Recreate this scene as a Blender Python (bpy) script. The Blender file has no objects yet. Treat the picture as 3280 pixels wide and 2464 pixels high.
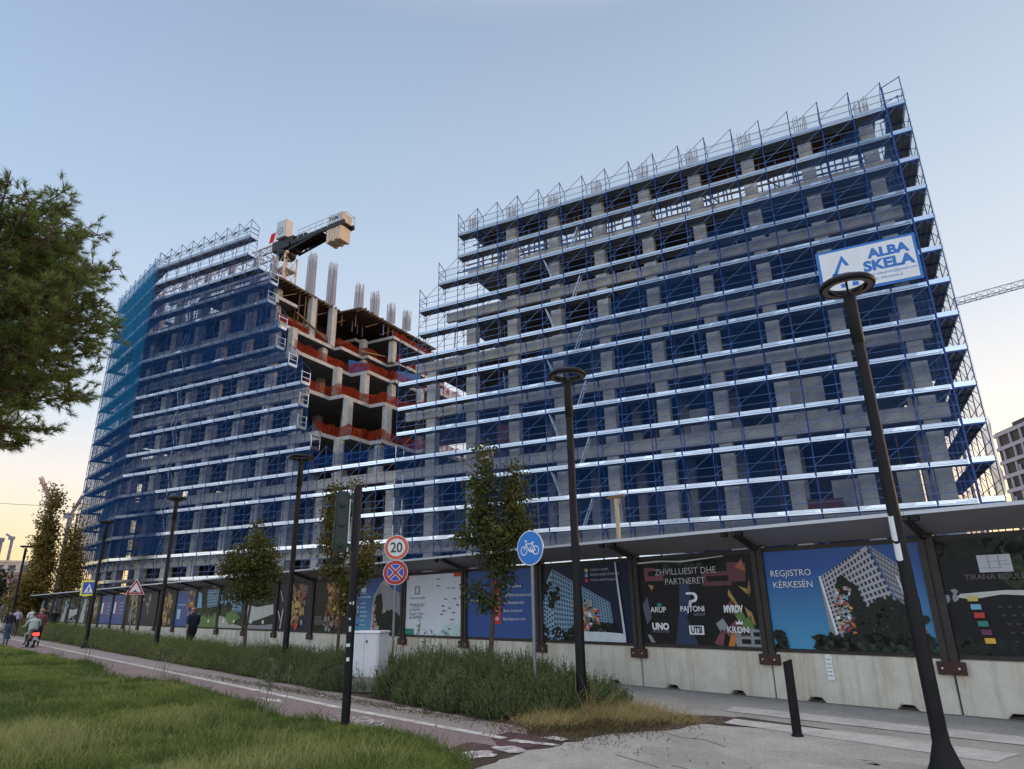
import bpy, bmesh, math, random
import numpy as np
from math import radians as R, sin, cos, pi, sqrt
from mathutils import Vector, Matrix
random.seed(7); rng = np.random.default_rng(7)
scene = bpy.context.scene
COL = scene.collection

# ------------------------------------------------------------------ camera
cam_d = bpy.data.cameras.new('camera'); cam = bpy.data.objects.new('camera', cam_d); COL.objects.link(cam)
scene.camera = cam
cam_d.sensor_width = 36; cam_d.lens = 36*2097/3280; cam_d.clip_start = .05; cam_d.clip_end = 3000
pt, rl = R(18.35), R(1.02)
D = Vector((0, cos(pt), sin(pt))); U0 = Vector((0, -sin(pt), cos(pt))); X0 = Vector((1, 0, 0))
XR = X0*cos(rl)-U0*sin(rl); UR = X0*sin(rl)+U0*cos(rl)
M = Matrix(((XR.x, UR.x, -D.x), (XR.y, UR.y, -D.y), (XR.z, UR.z, -D.z))).to_4x4()
M.translation = (0, 0, 1.7); cam.matrix_world = M

# ------------------------------------------------------------------ world and sun
SUN_AZ, SUN_EL = R(82), R(5)
w = bpy.data.worlds.new('World'); scene.world = w; w.use_nodes = True
nt = w.node_tree; nt.nodes.clear(); N = nt.nodes.new; L = nt.links.new
wo = N('ShaderNodeOutputWorld'); bg = N('ShaderNodeBackground'); L(bg.outputs[0], wo.inputs[0])
sky = N('ShaderNodeTexSky'); sky.sky_type = 'NISHITA'; sky.sun_disc = False
sky.sun_elevation = SUN_EL; sky.sun_rotation = SUN_AZ; sky.dust_density = 2.0
tc = N('ShaderNodeTexCoord'); sep = N('ShaderNodeSeparateXYZ'); L(tc.outputs['Generated'], sep.inputs[0])
asn = N('ShaderNodeMath'); asn.operation = 'ARCSINE'; L(sep.outputs[2], asn.inputs[0])
mr = N('ShaderNodeMapRange'); mr.inputs[1].default_value = 0; mr.inputs[2].default_value = pi/2
L(asn.outputs[0], mr.inputs[0])
rp = N('ShaderNodeValToRGB'); L(mr.outputs[0], rp.inputs[0])
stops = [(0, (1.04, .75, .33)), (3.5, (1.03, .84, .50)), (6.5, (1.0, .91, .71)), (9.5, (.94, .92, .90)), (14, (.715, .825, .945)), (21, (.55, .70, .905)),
         (32, (.415, .58, .815)), (47, (.298, .435, .655)), (64, (.66, .72, .82)), (90, (5.6, 5.5, 5.4))]  # zenith stop raised, out of view, as added fill for the ground
cr = rp.color_ramp
cr.elements[0].position = 0; cr.elements[0].color = (*stops[0][1], 1)
cr.elements[1].position = 1; cr.elements[1].color = (*stops[-1][1], 1)
for e, c in stops[1:-1]:
    el = cr.elements.new(e/90); el.color = (*c, 1)
# the sky is brighter to the right of the view and a broad glow opposite the site is raised as added fill for the foreground
def vmath(op, x, y):
    n_ = N('ShaderNodeVectorMath'); n_.operation = op
    for i, q in enumerate((x, y)):
        if isinstance(q, tuple): n_.inputs[i].default_value = q
        elif q is not None: L(q, n_.inputs[i])
    return n_
def maprange(src, a0, a1, b0, b1):
    n_ = N('ShaderNodeMapRange'); L(src, n_.inputs[0])
    for i, q in enumerate((a0, a1, b0, b1)): n_.inputs[i+1].default_value = q
    return n_.outputs[0]
GEN = tc.outputs['Generated']
right = maprange(vmath('DOT_PRODUCT', GEN, (.92, .38, 0)).outputs['Value'], -.55, .85, 0, 1)
tint = vmath('SCALE', (.44, .21, .03), None); L(right, tint.inputs['Scale'])
tinted = vmath('MULTIPLY', rp.outputs[0], vmath('ADD', (.98, .98, .98), tint.outputs[0]).outputs[0])
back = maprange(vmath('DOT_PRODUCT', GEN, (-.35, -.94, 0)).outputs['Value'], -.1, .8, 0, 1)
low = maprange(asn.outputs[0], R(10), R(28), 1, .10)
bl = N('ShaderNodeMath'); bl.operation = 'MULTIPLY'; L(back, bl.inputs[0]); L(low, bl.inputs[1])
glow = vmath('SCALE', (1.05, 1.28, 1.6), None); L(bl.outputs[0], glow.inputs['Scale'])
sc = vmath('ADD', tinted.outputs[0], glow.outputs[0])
sk = N('ShaderNodeVectorMath'); sk.operation = 'SCALE'; L(sky.outputs[0], sk.inputs[0]); sk.inputs['Scale'].default_value = .02
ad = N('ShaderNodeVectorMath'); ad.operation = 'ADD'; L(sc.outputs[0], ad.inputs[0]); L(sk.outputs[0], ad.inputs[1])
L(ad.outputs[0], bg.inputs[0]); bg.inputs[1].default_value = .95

sd = bpy.data.lights.new('sun', 'SUN'); sd.energy = 1.0; sd.angle = R(2.0); sd.color = (1, .62, .36)
so = bpy.data.objects.new('sun', sd); COL.objects.link(so)
sv = Vector((sin(SUN_AZ)*cos(SUN_EL), cos(SUN_AZ)*cos(SUN_EL), sin(SUN_EL)))
so.rotation_euler = (-sv).to_track_quat('-Z', 'Y').to_euler()
scene.view_settings.view_transform = 'Standard'; scene.view_settings.look = 'None'
scene.view_settings.exposure = 0; scene.view_settings.gamma = 1
scene.cycles.transparent_max_bounces = 24; scene.cycles.max_bounces = 6

# ------------------------------------------------------------------ frames
THF, THB = R(63.35), R(44.45)
FC = Vector((23.2, 32.9, 0)); RF = -(pi/2-THF)            # facade frame: local x = to the right, y = into the building
BC = Vector((6.52, 10.67, 0)); RB = -(pi/2-THB)           # hoarding frame: local x = to the right, y = away from the street
def rot(x, y, a): return (x*cos(a)-y*sin(a), x*sin(a)+y*cos(a))
def K(a, o, z=0):                                          # a = metres along the hoarding to the left, o = metres out towards the street
    x, y = rot(-a, -o, RB); return Vector((BC.x+x, BC.y+y, z))
def F(s, t, z=0):
    x, y = rot(-s, t, RF); return Vector((FC.x+x, FC.y+y, z))

# ------------------------------------------------------------------ materials
MATS = {}
def mat(name, col, rough=.7, metal=0., var=0., vscale=3., bump=0., bscale=40., spec=.4, island=0., emit=0., stretch=None):
    if name in MATS: return MATS[name]
    m = bpy.data.materials.new(name); MATS[name] = m; m.use_nodes = True
    t = m.node_tree; b = t.nodes['Principled BSDF']; n = t.nodes.new; l = t.links.new
    b.inputs['Base Color'].default_value = (*col, 1); b.inputs['Roughness'].default_value = rough
    b.inputs['Metallic'].default_value = metal; b.inputs['Specular IOR Level'].default_value = spec
    c = n('ShaderNodeTexCoord'); src = c.outputs['Object']
    if stretch:
        mp = n('ShaderNodeMapping'); mp.inputs['Scale'].default_value = stretch; l(src, mp.inputs[0]); src = mp.outputs[0]
    last = None
    if var:
        nz = n('ShaderNodeTexNoise'); nz.inputs['Scale'].default_value = vscale; nz.inputs['Detail'].default_value = 6
        nz.inputs['Roughness'].default_value = .65; l(src, nz.inputs['Vector'])
        r = n('ShaderNodeMapRange'); r.inputs[1].default_value = .3; r.inputs[2].default_value = .7
        r.inputs[3].default_value = 1-var; r.inputs[4].default_value = 1+var; l(nz.outputs[0], r.inputs[0])
        s = n('ShaderNodeVectorMath'); s.operation = 'SCALE'; s.inputs[0].default_value = col; l(r.outputs[0], s.inputs['Scale'])
        last = s.outputs[0]
    if island:
        g = n('ShaderNodeNewGeometry'); r = n('ShaderNodeMapRange'); l(g.outputs['Random Per Island'], r.inputs[0])
        r.inputs[3].default_value = 1-island; r.inputs[4].default_value = 1+island
        s = n('ShaderNodeVectorMath'); s.operation = 'SCALE'; l(r.outputs[0], s.inputs['Scale'])
        if last: l(last, s.inputs[0])
        else: s.inputs[0].default_value = col
        last = s.outputs[0]
    if last: l(last, b.inputs['Base Color'])
    if bump:
        nz = n('ShaderNodeTexNoise'); nz.inputs['Scale'].default_value = bscale; nz.inputs['Detail'].default_value = 4; l(src, nz.inputs['Vector'])
        bp = n('ShaderNodeBump'); bp.inputs['Strength'].default_value = bump; bp.inputs['Distance'].default_value = .02
        l(nz.outputs[0], bp.inputs['Height']); l(bp.outputs[0], b.inputs['Normal'])
    if emit:
        b.inputs['Emission Color'].default_value = (*col, 1); b.inputs['Emission Strength'].default_value = emit
    return m
def leaf_mat(name, c0, c1, trans=.35, clump=1.2):
    """leaves: colour varies per leaf and by clump, and light passes through"""
    if name in MATS: return MATS[name]
    m = bpy.data.materials.new(name); MATS[name] = m; m.use_nodes = True
    t = m.node_tree; t.nodes.clear(); n = t.nodes.new; l = t.links.new
    g = n('ShaderNodeNewGeometry'); c = n('ShaderNodeTexCoord')
    nz = n('ShaderNodeTexNoise'); nz.inputs['Scale'].default_value = clump; l(c.outputs['Object'], nz.inputs['Vector'])
    a = n('ShaderNodeMath'); a.operation = 'MULTIPLY_ADD'; l(nz.outputs[0], a.inputs[0]); a.inputs[1].default_value = 1.3; a.inputs[2].default_value = -.4
    b = n('ShaderNodeMath'); b.operation = 'MULTIPLY_ADD'; l(g.outputs['Random Per Island'], b.inputs[0]); b.inputs[1].default_value = .5; l(a.outputs[0], b.inputs[2])
    mx = n('ShaderNodeMix'); mx.data_type = 'RGBA'; l(b.outputs[0], mx.inputs[0]); mx.inputs[6].default_value = (*c0, 1); mx.inputs[7].default_value = (*c1, 1)
    p = n('ShaderNodeBsdfPrincipled'); p.inputs['Roughness'].default_value = .6; p.inputs['Specular IOR Level'].default_value = .25; l(mx.outputs[2], p.inputs['Base Color'])
    tr = n('ShaderNodeBsdfTranslucent'); l(mx.outputs[2], tr.inputs[0])
    ms = n('ShaderNodeMixShader'); ms.inputs[0].default_value = trans; l(p.outputs[0], ms.inputs[1]); l(tr.outputs[0], ms.inputs[2])
    o = n('ShaderNodeOutputMaterial'); l(ms.outputs[0], o.inputs[0]); return m
def net_mat(name, col, op, trans=.5, var=.25, scale=.35):
    """fine woven netting: part of the light passes straight through the holes"""
    if name in MATS: return MATS[name]
    m = bpy.data.materials.new(name); MATS[name] = m; m.use_nodes = True
    t = m.node_tree; t.nodes.clear(); n = t.nodes.new; l = t.links.new
    d = n('ShaderNodeBsdfDiffuse'); d.inputs[0].default_value = (*col, 1)
    tr = n('ShaderNodeBsdfTranslucent'); tr.inputs[0].default_value = (*col, 1)
    m1 = n('ShaderNodeMixShader'); m1.inputs[0].default_value = trans; l(d.outputs[0], m1.inputs[1]); l(tr.outputs[0], m1.inputs[2])
    tp = n('ShaderNodeBsdfTransparent'); c = n('ShaderNodeTexCoord')
    nz = n('ShaderNodeTexNoise'); nz.inputs['Scale'].default_value = scale; nz.inputs['Detail'].default_value = 4; l(c.outputs['Object'], nz.inputs['Vector'])
    r = n('ShaderNodeMapRange'); r.inputs[1].default_value = .35; r.inputs[2].default_value = .65
    r.inputs[3].default_value = op*(1-var); r.inputs[4].default_value = min(1, op*(1+var)); l(nz.outputs[0], r.inputs[0])
    m2 = n('ShaderNodeMixShader'); l(r.outputs[0], m2.inputs[0]); l(tp.outputs[0], m2.inputs[1]); l(m1.outputs[0], m2.inputs[2])
    o = n('ShaderNodeOutputMaterial'); l(m2.outputs[0], o.inputs[0]); return m
def stain_mat(name, col, stain, amount=.5, sc=(1.4, 1.4, .12), rough=.85, base_var=.16, mott=5.):
    """weathered concrete: mottling plus vertical run-off streaks"""
    m = bpy.data.materials.new(name); MATS[name] = m; m.use_nodes = True
    t = m.node_tree; b = t.nodes['Principled BSDF']; n = t.nodes.new; l = t.links.new
    b.inputs['Roughness'].default_value = rough; b.inputs['Specular IOR Level'].default_value = .25
    c = n('ShaderNodeNewGeometry'); src = c.outputs['Position']
    nz = n('ShaderNodeTexNoise'); nz.inputs['Scale'].default_value = mott; nz.inputs['Detail'].default_value = 8; nz.inputs['Roughness'].default_value = .7; l(src, nz.inputs['Vector'])
    r = n('ShaderNodeMapRange'); r.inputs[1].default_value = .3; r.inputs[2].default_value = .7; r.inputs[3].default_value = 1-base_var; r.inputs[4].default_value = 1+base_var; l(nz.outputs[0], r.inputs[0])
    s = n('ShaderNodeVectorMath'); s.operation = 'SCALE'; s.inputs[0].default_value = col; l(r.outputs[0], s.inputs['Scale'])
    mp = n('ShaderNodeMapping'); mp.inputs['Scale'].default_value = sc; l(src, mp.inputs[0])
    n2 = n('ShaderNodeTexNoise'); n2.inputs['Scale'].default_value = 1.7; n2.inputs['Detail'].default_value = 7; n2.inputs['Roughness'].default_value = .72; l(mp.outputs[0], n2.inputs['Vector'])
    r2 = n('ShaderNodeMapRange'); r2.inputs[1].default_value = .49; r2.inputs[2].default_value = .70; r2.inputs[4].default_value = amount; l(n2.outputs[0], r2.inputs[0])
    mx = n('ShaderNodeMix'); mx.data_type = 'RGBA'; l(r2.outputs[0], mx.inputs[0]); l(s.outputs[0], mx.inputs[6]); mx.inputs[7].default_value = (*stain, 1)
    l(mx.outputs[2], b.inputs['Base Color'])
    bp = n('ShaderNodeBump'); bp.inputs['Strength'].default_value = .25; bp.inputs['Distance'].default_value = .01
    n3 = n('ShaderNodeTexNoise'); n3.inputs['Scale'].default_value = 45; l(src, n3.inputs['Vector']); l(n3.outputs[0], bp.inputs['Height']); l(bp.outputs[0], b.inputs['Normal'])
    return m
def ground_mat(name, c0, c1, big=.5, fine=30., rough=.9, bump=.3, speck=.12):
    m = bpy.data.materials.new(name); MATS[name] = m; m.use_nodes = True
    t = m.node_tree; b = t.nodes['Principled BSDF']; n = t.nodes.new; l = t.links.new
    b.inputs['Roughness'].default_value = rough; b.inputs['Specular IOR Level'].default_value = .25
    c = n('ShaderNodeNewGeometry'); src = c.outputs['Position']
    nz = n('ShaderNodeTexNoise'); nz.inputs['Scale'].default_value = big; nz.inputs['Detail'].default_value = 9; nz.inputs['Roughness'].default_value = .68; l(src, nz.inputs['Vector'])
    r = n('ShaderNodeMapRange'); r.inputs[1].default_value = .35; r.inputs[2].default_value = .65; l(nz.outputs[0], r.inputs[0])
    mx = n('ShaderNodeMix'); mx.data_type = 'RGBA'; l(r.outputs[0], mx.inputs[0]); mx.inputs[6].default_value = (*c0, 1); mx.inputs[7].default_value = (*c1, 1)
    f = n('ShaderNodeTexNoise'); f.inputs['Scale'].default_value = fine; f.inputs['Detail'].default_value = 5; f.inputs['Roughness'].default_value = .8; l(src, f.inputs['Vector'])
    r2 = n('ShaderNodeMapRange'); r2.inputs[1].default_value = .3; r2.inputs[2].default_value = .7; r2.inputs[3].default_value = 1-speck*2; r2.inputs[4].default_value = 1+speck*2; l(f.outputs[0], r2.inputs[0])
    s = n('ShaderNodeVectorMath'); s.operation = 'SCALE'; l(mx.outputs[2], s.inputs[0]); l(r2.outputs[0], s.inputs['Scale'])
    l(s.outputs[0], b.inputs['Base Color'])
    bp = n('ShaderNodeBump'); bp.inputs['Strength'].default_value = bump; bp.inputs['Distance'].default_value = .012; l(f.outputs[0], bp.inputs['Height']); l(bp.outputs[0], b.inputs['Normal'])
    return m
def print_grad(name, c0, c1, z0, z1):
    """a printed sheet whose ink runs from one colour at the bottom to another at the top"""
    m = bpy.data.materials.new(name); MATS[name] = m; m.use_nodes = True
    t = m.node_tree; b = t.nodes['Principled BSDF']; n = t.nodes.new; l = t.links.new
    b.inputs['Roughness'].default_value = .45; b.inputs['Specular IOR Level'].default_value = .3
    c = n('ShaderNodeTexCoord'); s = n('ShaderNodeSeparateXYZ'); l(c.outputs['Object'], s.inputs[0])
    r = n('ShaderNodeMapRange'); r.inputs[1].default_value = z0; r.inputs[2].default_value = z1; l(s.outputs[2], r.inputs[0])
    mx = n('ShaderNodeMix'); mx.data_type = 'RGBA'; l(r.outputs[0], mx.inputs[0]); mx.inputs[6].default_value = (*c0, 1); mx.inputs[7].default_value = (*c1, 1)
    l(mx.outputs[2], b.inputs['Base Color']); return m

# ------------------------------------------------------------------ mesh builder
class MB:
    def __init__(s): s.v = []; s.f = []; s.m = []; s.sm = []
    def add(s, vs, fs, m=0, sm=False):
        o = len(s.v); s.v += [tuple(x) for x in vs]
        for f in fs: s.f.append([i+o for i in f]); s.m.append(m); s.sm.append(sm)
        return s
    def box(s, x0, x1, y0, y1, z0, z1, m=0):
        return s.add([(x0,y0,z0),(x1,y0,z0),(x1,y1,z0),(x0,y1,z0),(x0,y0,z1),(x1,y0,z1),(x1,y1,z1),(x0,y1,z1)],
                     [(3,2,1,0),(4,5,6,7),(0,1,5,4),(1,2,6,5),(2,3,7,6),(3,0,4,7)], m)
    def bar(s, p, q, w, h=None, m=0, n=4, w2=None):
        p = Vector(p); q = Vector(q); d = (q-p)
        if d.length < 1e-6: return s
        d.normalize(); up = Vector((0, 0, 1)) if abs(d.z) < .95 else Vector((0, 1, 0))
        a = d.cross(up).normalized(); b = a.cross(d)
        vs = []
        for c, k in ((p, 1.), (q, (w2/w if w2 else 1.))):
            for i in range(n):
                if n == 4:
                    sx, sy = ((-1,-1),(1,-1),(1,1),(-1,1))[i]; vs.append(c+a*sx*w/2*k+b*sy*(h or w)/2*k)
                else:
                    t = 2*pi*i/n; vs.append(c+a*cos(t)*w/2*k+b*sin(t)*(h or w)/2*k)
        s.add(vs, [(i, (i+1) % n, n+(i+1) % n, n+i) for i in range(n)], m, n > 5)
        return s.add(vs, [tuple(range(n))[::-1], tuple(range(n, 2*n))], m)
    def path(s, pts, w, m=0, n=6):
        for a, b in zip(pts, pts[1:]): s.bar(a, b, w, m=m, n=n)
        return s
    def poly(s, pts, m=0): return s.add(pts, [tuple(range(len(pts)))], m)
    def prism(s, pts, ax, d0, d1, m=0):
        """pts: 2-D outline; ax: axis it is extruded along"""
        f = {'x': lambda p, d: (d, p[0], p[1]), 'y': lambda p, d: (p[0], d, p[1]), 'z': lambda p, d: (p[0], p[1], d)}[ax]
        n = len(pts); vs = [f(p, d0) for p in pts]+[f(p, d1) for p in pts]
        return s.add(vs, [tuple(range(n))[::-1], tuple(range(n, 2*n))]+[(i, (i+1) % n, n+(i+1) % n, n+i) for i in range(n)], m)
    def lathe(s, prof, c=(0,0,0), n=20, m=0, cap=True):
        vs = []; k = len(prof)
        for r, z in prof:
            for i in range(n): t = 2*pi*i/n; vs.append((c[0]+r*cos(t), c[1]+r*sin(t), c[2]+z))
        fs = [(j*n+i, j*n+(i+1) % n, (j+1)*n+(i+1) % n, (j+1)*n+i) for j in range(k-1) for i in range(n)]
        s.add(vs, fs, m, True)
        if cap: s.add(vs[:n], [tuple(range(n))[::-1]], m); s.add(vs[-n:], [tuple(range(n))], m)
        return s
    def disc(s, c, r, y, m=0, n=36, sx=1., ry=None):
        return s.add([(c[0]+r*sx*cos(2*pi*i/n), y, c[1]+(ry or r)*sin(2*pi*i/n)) for i in range(n)], [tuple(range(n))], m)
    def ring(s, c, r0, r1, y, m=0, n=36):
        vs = [(c[0]+r*cos(2*pi*i/n), y, c[1]+r*sin(2*pi*i/n)) for r in (r0, r1) for i in range(n)]
        return s.add(vs, [(i, (i+1) % n, n+(i+1) % n, n+i) for i in range(n)], m)
    def ico(s, c, r, m=0, sub=2, sc=(1,1,1)):
        bm = bmesh.new(); bmesh.ops.create_icosphere(bm, subdivisions=sub, radius=1)
        vs = [(c[0]+v.co.x*r*sc[0], c[1]+v.co.y*r*sc[1], c[2]+v.co.z*r*sc[2]) for v in bm.verts]
        s.add(vs, [tuple(v.index for v in f.verts) for f in bm.faces], m, True); bm.free(); return s
    def build(s, name, mats, parent=None, bevel=0, loc=None, merge=False):
        me = bpy.data.meshes.new(name); me.from_pydata(s.v, [], s.f)
        mats = mats if isinstance(mats, (list, tuple)) else [mats]
        for m in mats: me.materials.append(m)
        me.polygons.foreach_set('material_index', s.m); me.polygons.foreach_set('use_smooth', s.sm)
        if bevel or merge:
            bm = bmesh.new(); bm.from_mesh(me)
            if merge: bmesh.ops.remove_doubles(bm, verts=bm.verts, dist=1e-4)
            if bevel:
                ed = [e for e in bm.edges if len(e.link_faces) == 2 and e.calc_face_angle(0) > .6]
                bmesh.ops.bevel(bm, geom=ed, offset=bevel, segments=2, affect='EDGES', clamp_overlap=True)
            bm.to_mesh(me); bm.free()
        me.update()
        o = bpy.data.objects.new(name, me); COL.objects.link(o)
        if parent: o.parent = parent
        if loc: o.location = loc
        return o
def tag(o, label=None, cat=None, group=None, kind=None):
    for k, v in (('label', label), ('category', cat), ('group', group), ('kind', kind)):
        if v: o[k] = v
    return o
def thing(name, label, cat, loc=(0,0,0), rz=0, group=None):
    o = bpy.data.objects.new(name, None); COL.objects.link(o); o.location = loc; o.rotation_euler = (0, 0, rz)
    o.empty_display_size = .3
    return tag(o, label, cat, group)
def kids(o): return [c for c in bpy.data.objects if c.parent == o]
def copy_tree(o, parent=None, skip=()):
    c = o.copy(); COL.objects.link(c)
    if parent: c.parent = parent
    for ch in kids(o):
        if ch.name.split('.')[0] not in skip: copy_tree(ch, c, skip)
    return c
def raw_mesh(name, V, faces_per, m, parent=None):
    """V: (n, k, 3) array of n separate k-gons"""
    n, k, _ = V.shape
    me = bpy.data.meshes.new(name); me.vertices.add(n*k); me.vertices.foreach_set('co', V.reshape(-1).astype(np.float32))
    me.loops.add(n*k); me.loops.foreach_set('vertex_index', np.arange(n*k, dtype=np.int32))
    me.polygons.add(n); me.polygons.foreach_set('loop_start', np.arange(0, n*k, k, dtype=np.int32))
    me.materials.append(m); me.update(calc_edges=True); me.validate()
    o = bpy.data.objects.new(name, me); COL.objects.link(o)
    if parent: o.parent = parent
    return o
_tx = {}
def txt(s, size=1., bold=0., align='LEFT', shear=0., sx=1.):
    key = (s, bold, align, shear)
    if key not in _tx:
        c = bpy.data.curves.new('t', 'FONT'); c.body = s; c.size = 1; c.align_x = align; c.offset = bold; c.shear = shear
        c.resolution_u = 3; c.dimensions = '2D'; c.fill_mode = 'FRONT'
        o = bpy.data.objects.new('t', c); COL.objects.link(o)
        dg = bpy.context.evaluated_depsgraph_get(); dg.update()
        me = bpy.data.meshes.new_from_object(o.evaluated_get(dg))
        _tx[key] = ([tuple(v.co) for v in me.vertices], [tuple(p.vertices) for p in me.polygons])
        bpy.data.objects.remove(o); bpy.data.curves.remove(c); bpy.data.meshes.remove(me)
    v, f = _tx[key]; return [(x*size*sx, y*size) for x, y, _ in v], f

# common materials
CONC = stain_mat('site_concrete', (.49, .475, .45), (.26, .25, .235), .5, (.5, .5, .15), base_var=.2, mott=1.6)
CONC_S = mat('shaded_slab_concrete', (.155, .15, .145), .9, var=.25, vscale=.8)  # soffit shade put into the colour, darker than the site concrete
CONC_IN = mat('shaded_inner_concrete', (.075, .07, .068), .9, var=.35, vscale=.7)  # darkened to stand in for the shade inside the floors
BLUE = mat('blue_paint_steel', (.018, .065, .25), .45, .2, var=.2, vscale=2)
BLUEP = mat('blue_grey_tube', (.10, .17, .33), .45, .3, var=.15, vscale=2)
GALV = mat('galvanised_steel', (.62, .67, .75), .21, .92, var=.05, vscale=.5, island=.10)
GALVD = mat('galvanised_tube', (.42, .46, .52), .45, .7)
DECK = mat('deck_underside', (.20, .23, .27), .6, .5, var=.2, vscale=1.2)
RUSTB = mat('rebar_steel', (.38, .355, .385), .6, .4, island=.25)
WOOD = mat('formwork_timber', (.17, .105, .055), .8, var=.3, vscale=2, island=.25)
WOODD = mat('formwork_panel', (.085, .055, .032), .8, var=.3, vscale=1)
BLACKM = mat('black_paint_steel', (.007, .0065, .008), .5, .0, var=.3, vscale=5, bump=.05, spec=.2)
WHITEP = mat('white_paint', (.72, .72, .74), .5, var=.05, vscale=6)
NET_W = net_mat('clear_safety_net', (.50, .64, .72), .17)
NET_L = net_mat('light_blue_net', (.024, .094, .28), .25, .45)
NET_M = net_mat('dark_blue_net', (.014, .056, .17), .52, .35, var=.3, scale=.25)
NET_B = net_mat('teal_blue_net', (.018, .22, .45), .60, .5, var=.22, scale=.2)
NET_T = net_mat('pale_teal_net', (.40, .60, .66), .30, .6)
NET_O = net_mat('orange_safety_net', (.27, .036, .016), .74, .35, var=.3, scale=1.5)
# ------------------------------------------------------------------ the ground
def off(a): return max(0, a-8)*.036                        # the path drifts slowly away from the hoarding
def sheet(name, pts, z, m, kind='structure', th=None):
    b = MB(); b.poly([tuple(K(a, o, z)) for a, o in pts])
    me = b.build(name, m); bm = bmesh.new(); bm.from_mesh(me.data); bmesh.ops.triangulate(bm, faces=bm.faces)
    if bm.faces and sum(f.normal.z for f in bm.faces) < 0: bmesh.ops.reverse_faces(bm, faces=bm.faces)
    bm.to_mesh(me.data); bm.free(); return tag(me, kind=kind)
def ragged(p, q, step=.18, amp=.07):
    n = max(1, int(math.dist(p, q)/step)); out = []
    for i in range(n):
        t = i/n; j = amp*(random.random()-.5)*2 if i else 0
        out.append((p[0]+(q[0]-p[0])*t+j, p[1]+(q[1]-p[1])*t+j*random.uniform(-1, 1)))
    return out
def rough_outline(pts, amp=.07, step=.18):
    out = []
    for p, q in zip(pts, pts[1:]+pts[:1]): out += ragged(p, q, step, amp)
    return out
g = MB(); g.box(-1600, 1600, -1600, 1600, -.5, 0); tag(g.build('ground', ground_mat('far_ground', (.13, .12, .11), (.17, .155, .14), .05, 2)), kind='structure')
PAVE = ground_mat('pavement_concrete', (.24, .23, .22), (.335, .32, .30), .9, 22, bump=.35, speck=.13)
PLAZA = ground_mat('old_concrete', (.26, .25, .235), (.385, .365, .34), .8, 26, bump=.4, speck=.14)
SOIL = ground_mat('dark_soil', (.045, .032, .026), (.085, .063, .05), 1.2, 18, bump=.8, speck=.2)
PURPLE = ground_mat('faded_red_asphalt', (.195, .150, .148), (.245, .192, .188), .8, 40, bump=.4, speck=.14)
GREYP = ground_mat('grey_path_asphalt', (.225, .195, .188), (.28, .245, .235), .7, 40, bump=.4, speck=.14)
LINE = ground_mat('worn_white_paint', (.34, .32, .31), (.60, .59, .57), 3.5, 30, bump=.2, speck=.1)
SCRAP = ground_mat('scraped_white_paint', (.20, .17, .17), (.60, .58, .56), 5., 25, bump=.3, speck=.2)
MAROON = ground_mat('maroon_coating', (.075, .042, .048), (.105, .062, .066), 2., 30, bump=.4, speck=.15)
sheet('soil', [(-1.5, 1.9), (140, 1.5), (140, 40), (-1.5, 40)], .004, SOIL)
sheet('pavement', [(-30, -1.2), (150, -1.2), (150, 1.3), (60, 1.5), (8, 2.0)]+ragged((5.2, 2.1), (3.4, 2.65), .15, .08)+ragged((3.4, 2.65), (2.2, 2.05), .15, .06)+[(.9, 2.3), (-30, 2.3)], .008, PAVE)
edge = ragged((2.9, 30), (2.95, 7.2), .5, .05)+ragged((2.95, 7.2), (3.1, 6.0), .14, .05)+ragged((3.1, 6.0), (3.05, 4.5), .12, .06)+ragged((3.05, 4.5), (2.6, 3.8), .12, .06)+ragged((2.6, 3.8), (2.5, 3.05), .12, .05)+ragged((2.5, 3.05), (1.35, 2.72), .12, .05)+[(.95, 2.3), (-30, 2.3), (-30, 30)]
sheet('plaza', edge, .012, PLAZA)
AS = [3.35, 5, 8, 12, 16, 20, 26, 34, 44, 56, 70, 90, 140]
endr = ragged((3.3, 6.75), (3.45, 6.1), .12, .05)+ragged((3.45, 6.1), (3.3, 5.6), .12, .05)
grey = ragged((3.3, 5.58), (4.2, 4.85), .12, .07)+ragged((4.2, 4.85), (6., 4.75), .15, .05)+[(a, 4.62-off(a)) for a in AS[2:]]+[(a, 5.56-off(a)) for a in AS[::-1][:-1]]
sheet('footpath', grey, .008, GREYP)
sheet('bike_path', [(a, 5.56-off(a)) for a in AS]+[(a, 7.3-off(a)*.4) for a in AS[::-1]]+endr[:4], .0085, PURPLE)
ln = [(a, 5.50-off(a)) for a in [3.9]+AS[1:]]+[(a, 5.64-off(a)) for a in (AS[1:][::-1])]+[(3.9, 5.63)]
sheet('lane_line', ln, .0125, LINE)
# broken end of the path: maroon coating and scraps of white paint
sheet('path_coating', rough_outline([(3.25, 6.62), (3.95, 6.45), (4.05, 6.0), (3.55, 5.95), (4.15, 5.6), (4.2, 5.2), (3.5, 5.1), (3.2, 5.5), (3.35, 6.0)], .06, .12), .0105, MAROON)
for pts in ([(3.72, 6.5), (3.3, 6.62), (3.22, 6.35), (3.5, 6.2)], [(3.62, 6.06), (3.2, 6.14), (3.12, 5.92), (3.45, 5.82)], [(3.75, 5.66), (3.1, 5.5), (3.05, 5.4), (3.75, 5.5)], [(3.55, 5.26), (3.2, 5.2), (3.2, 5.08), (3.5, 5.05)]):
    sheet('road_marking', rough_outline(pts, .04, .07), .0145, SCRAP)
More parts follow.
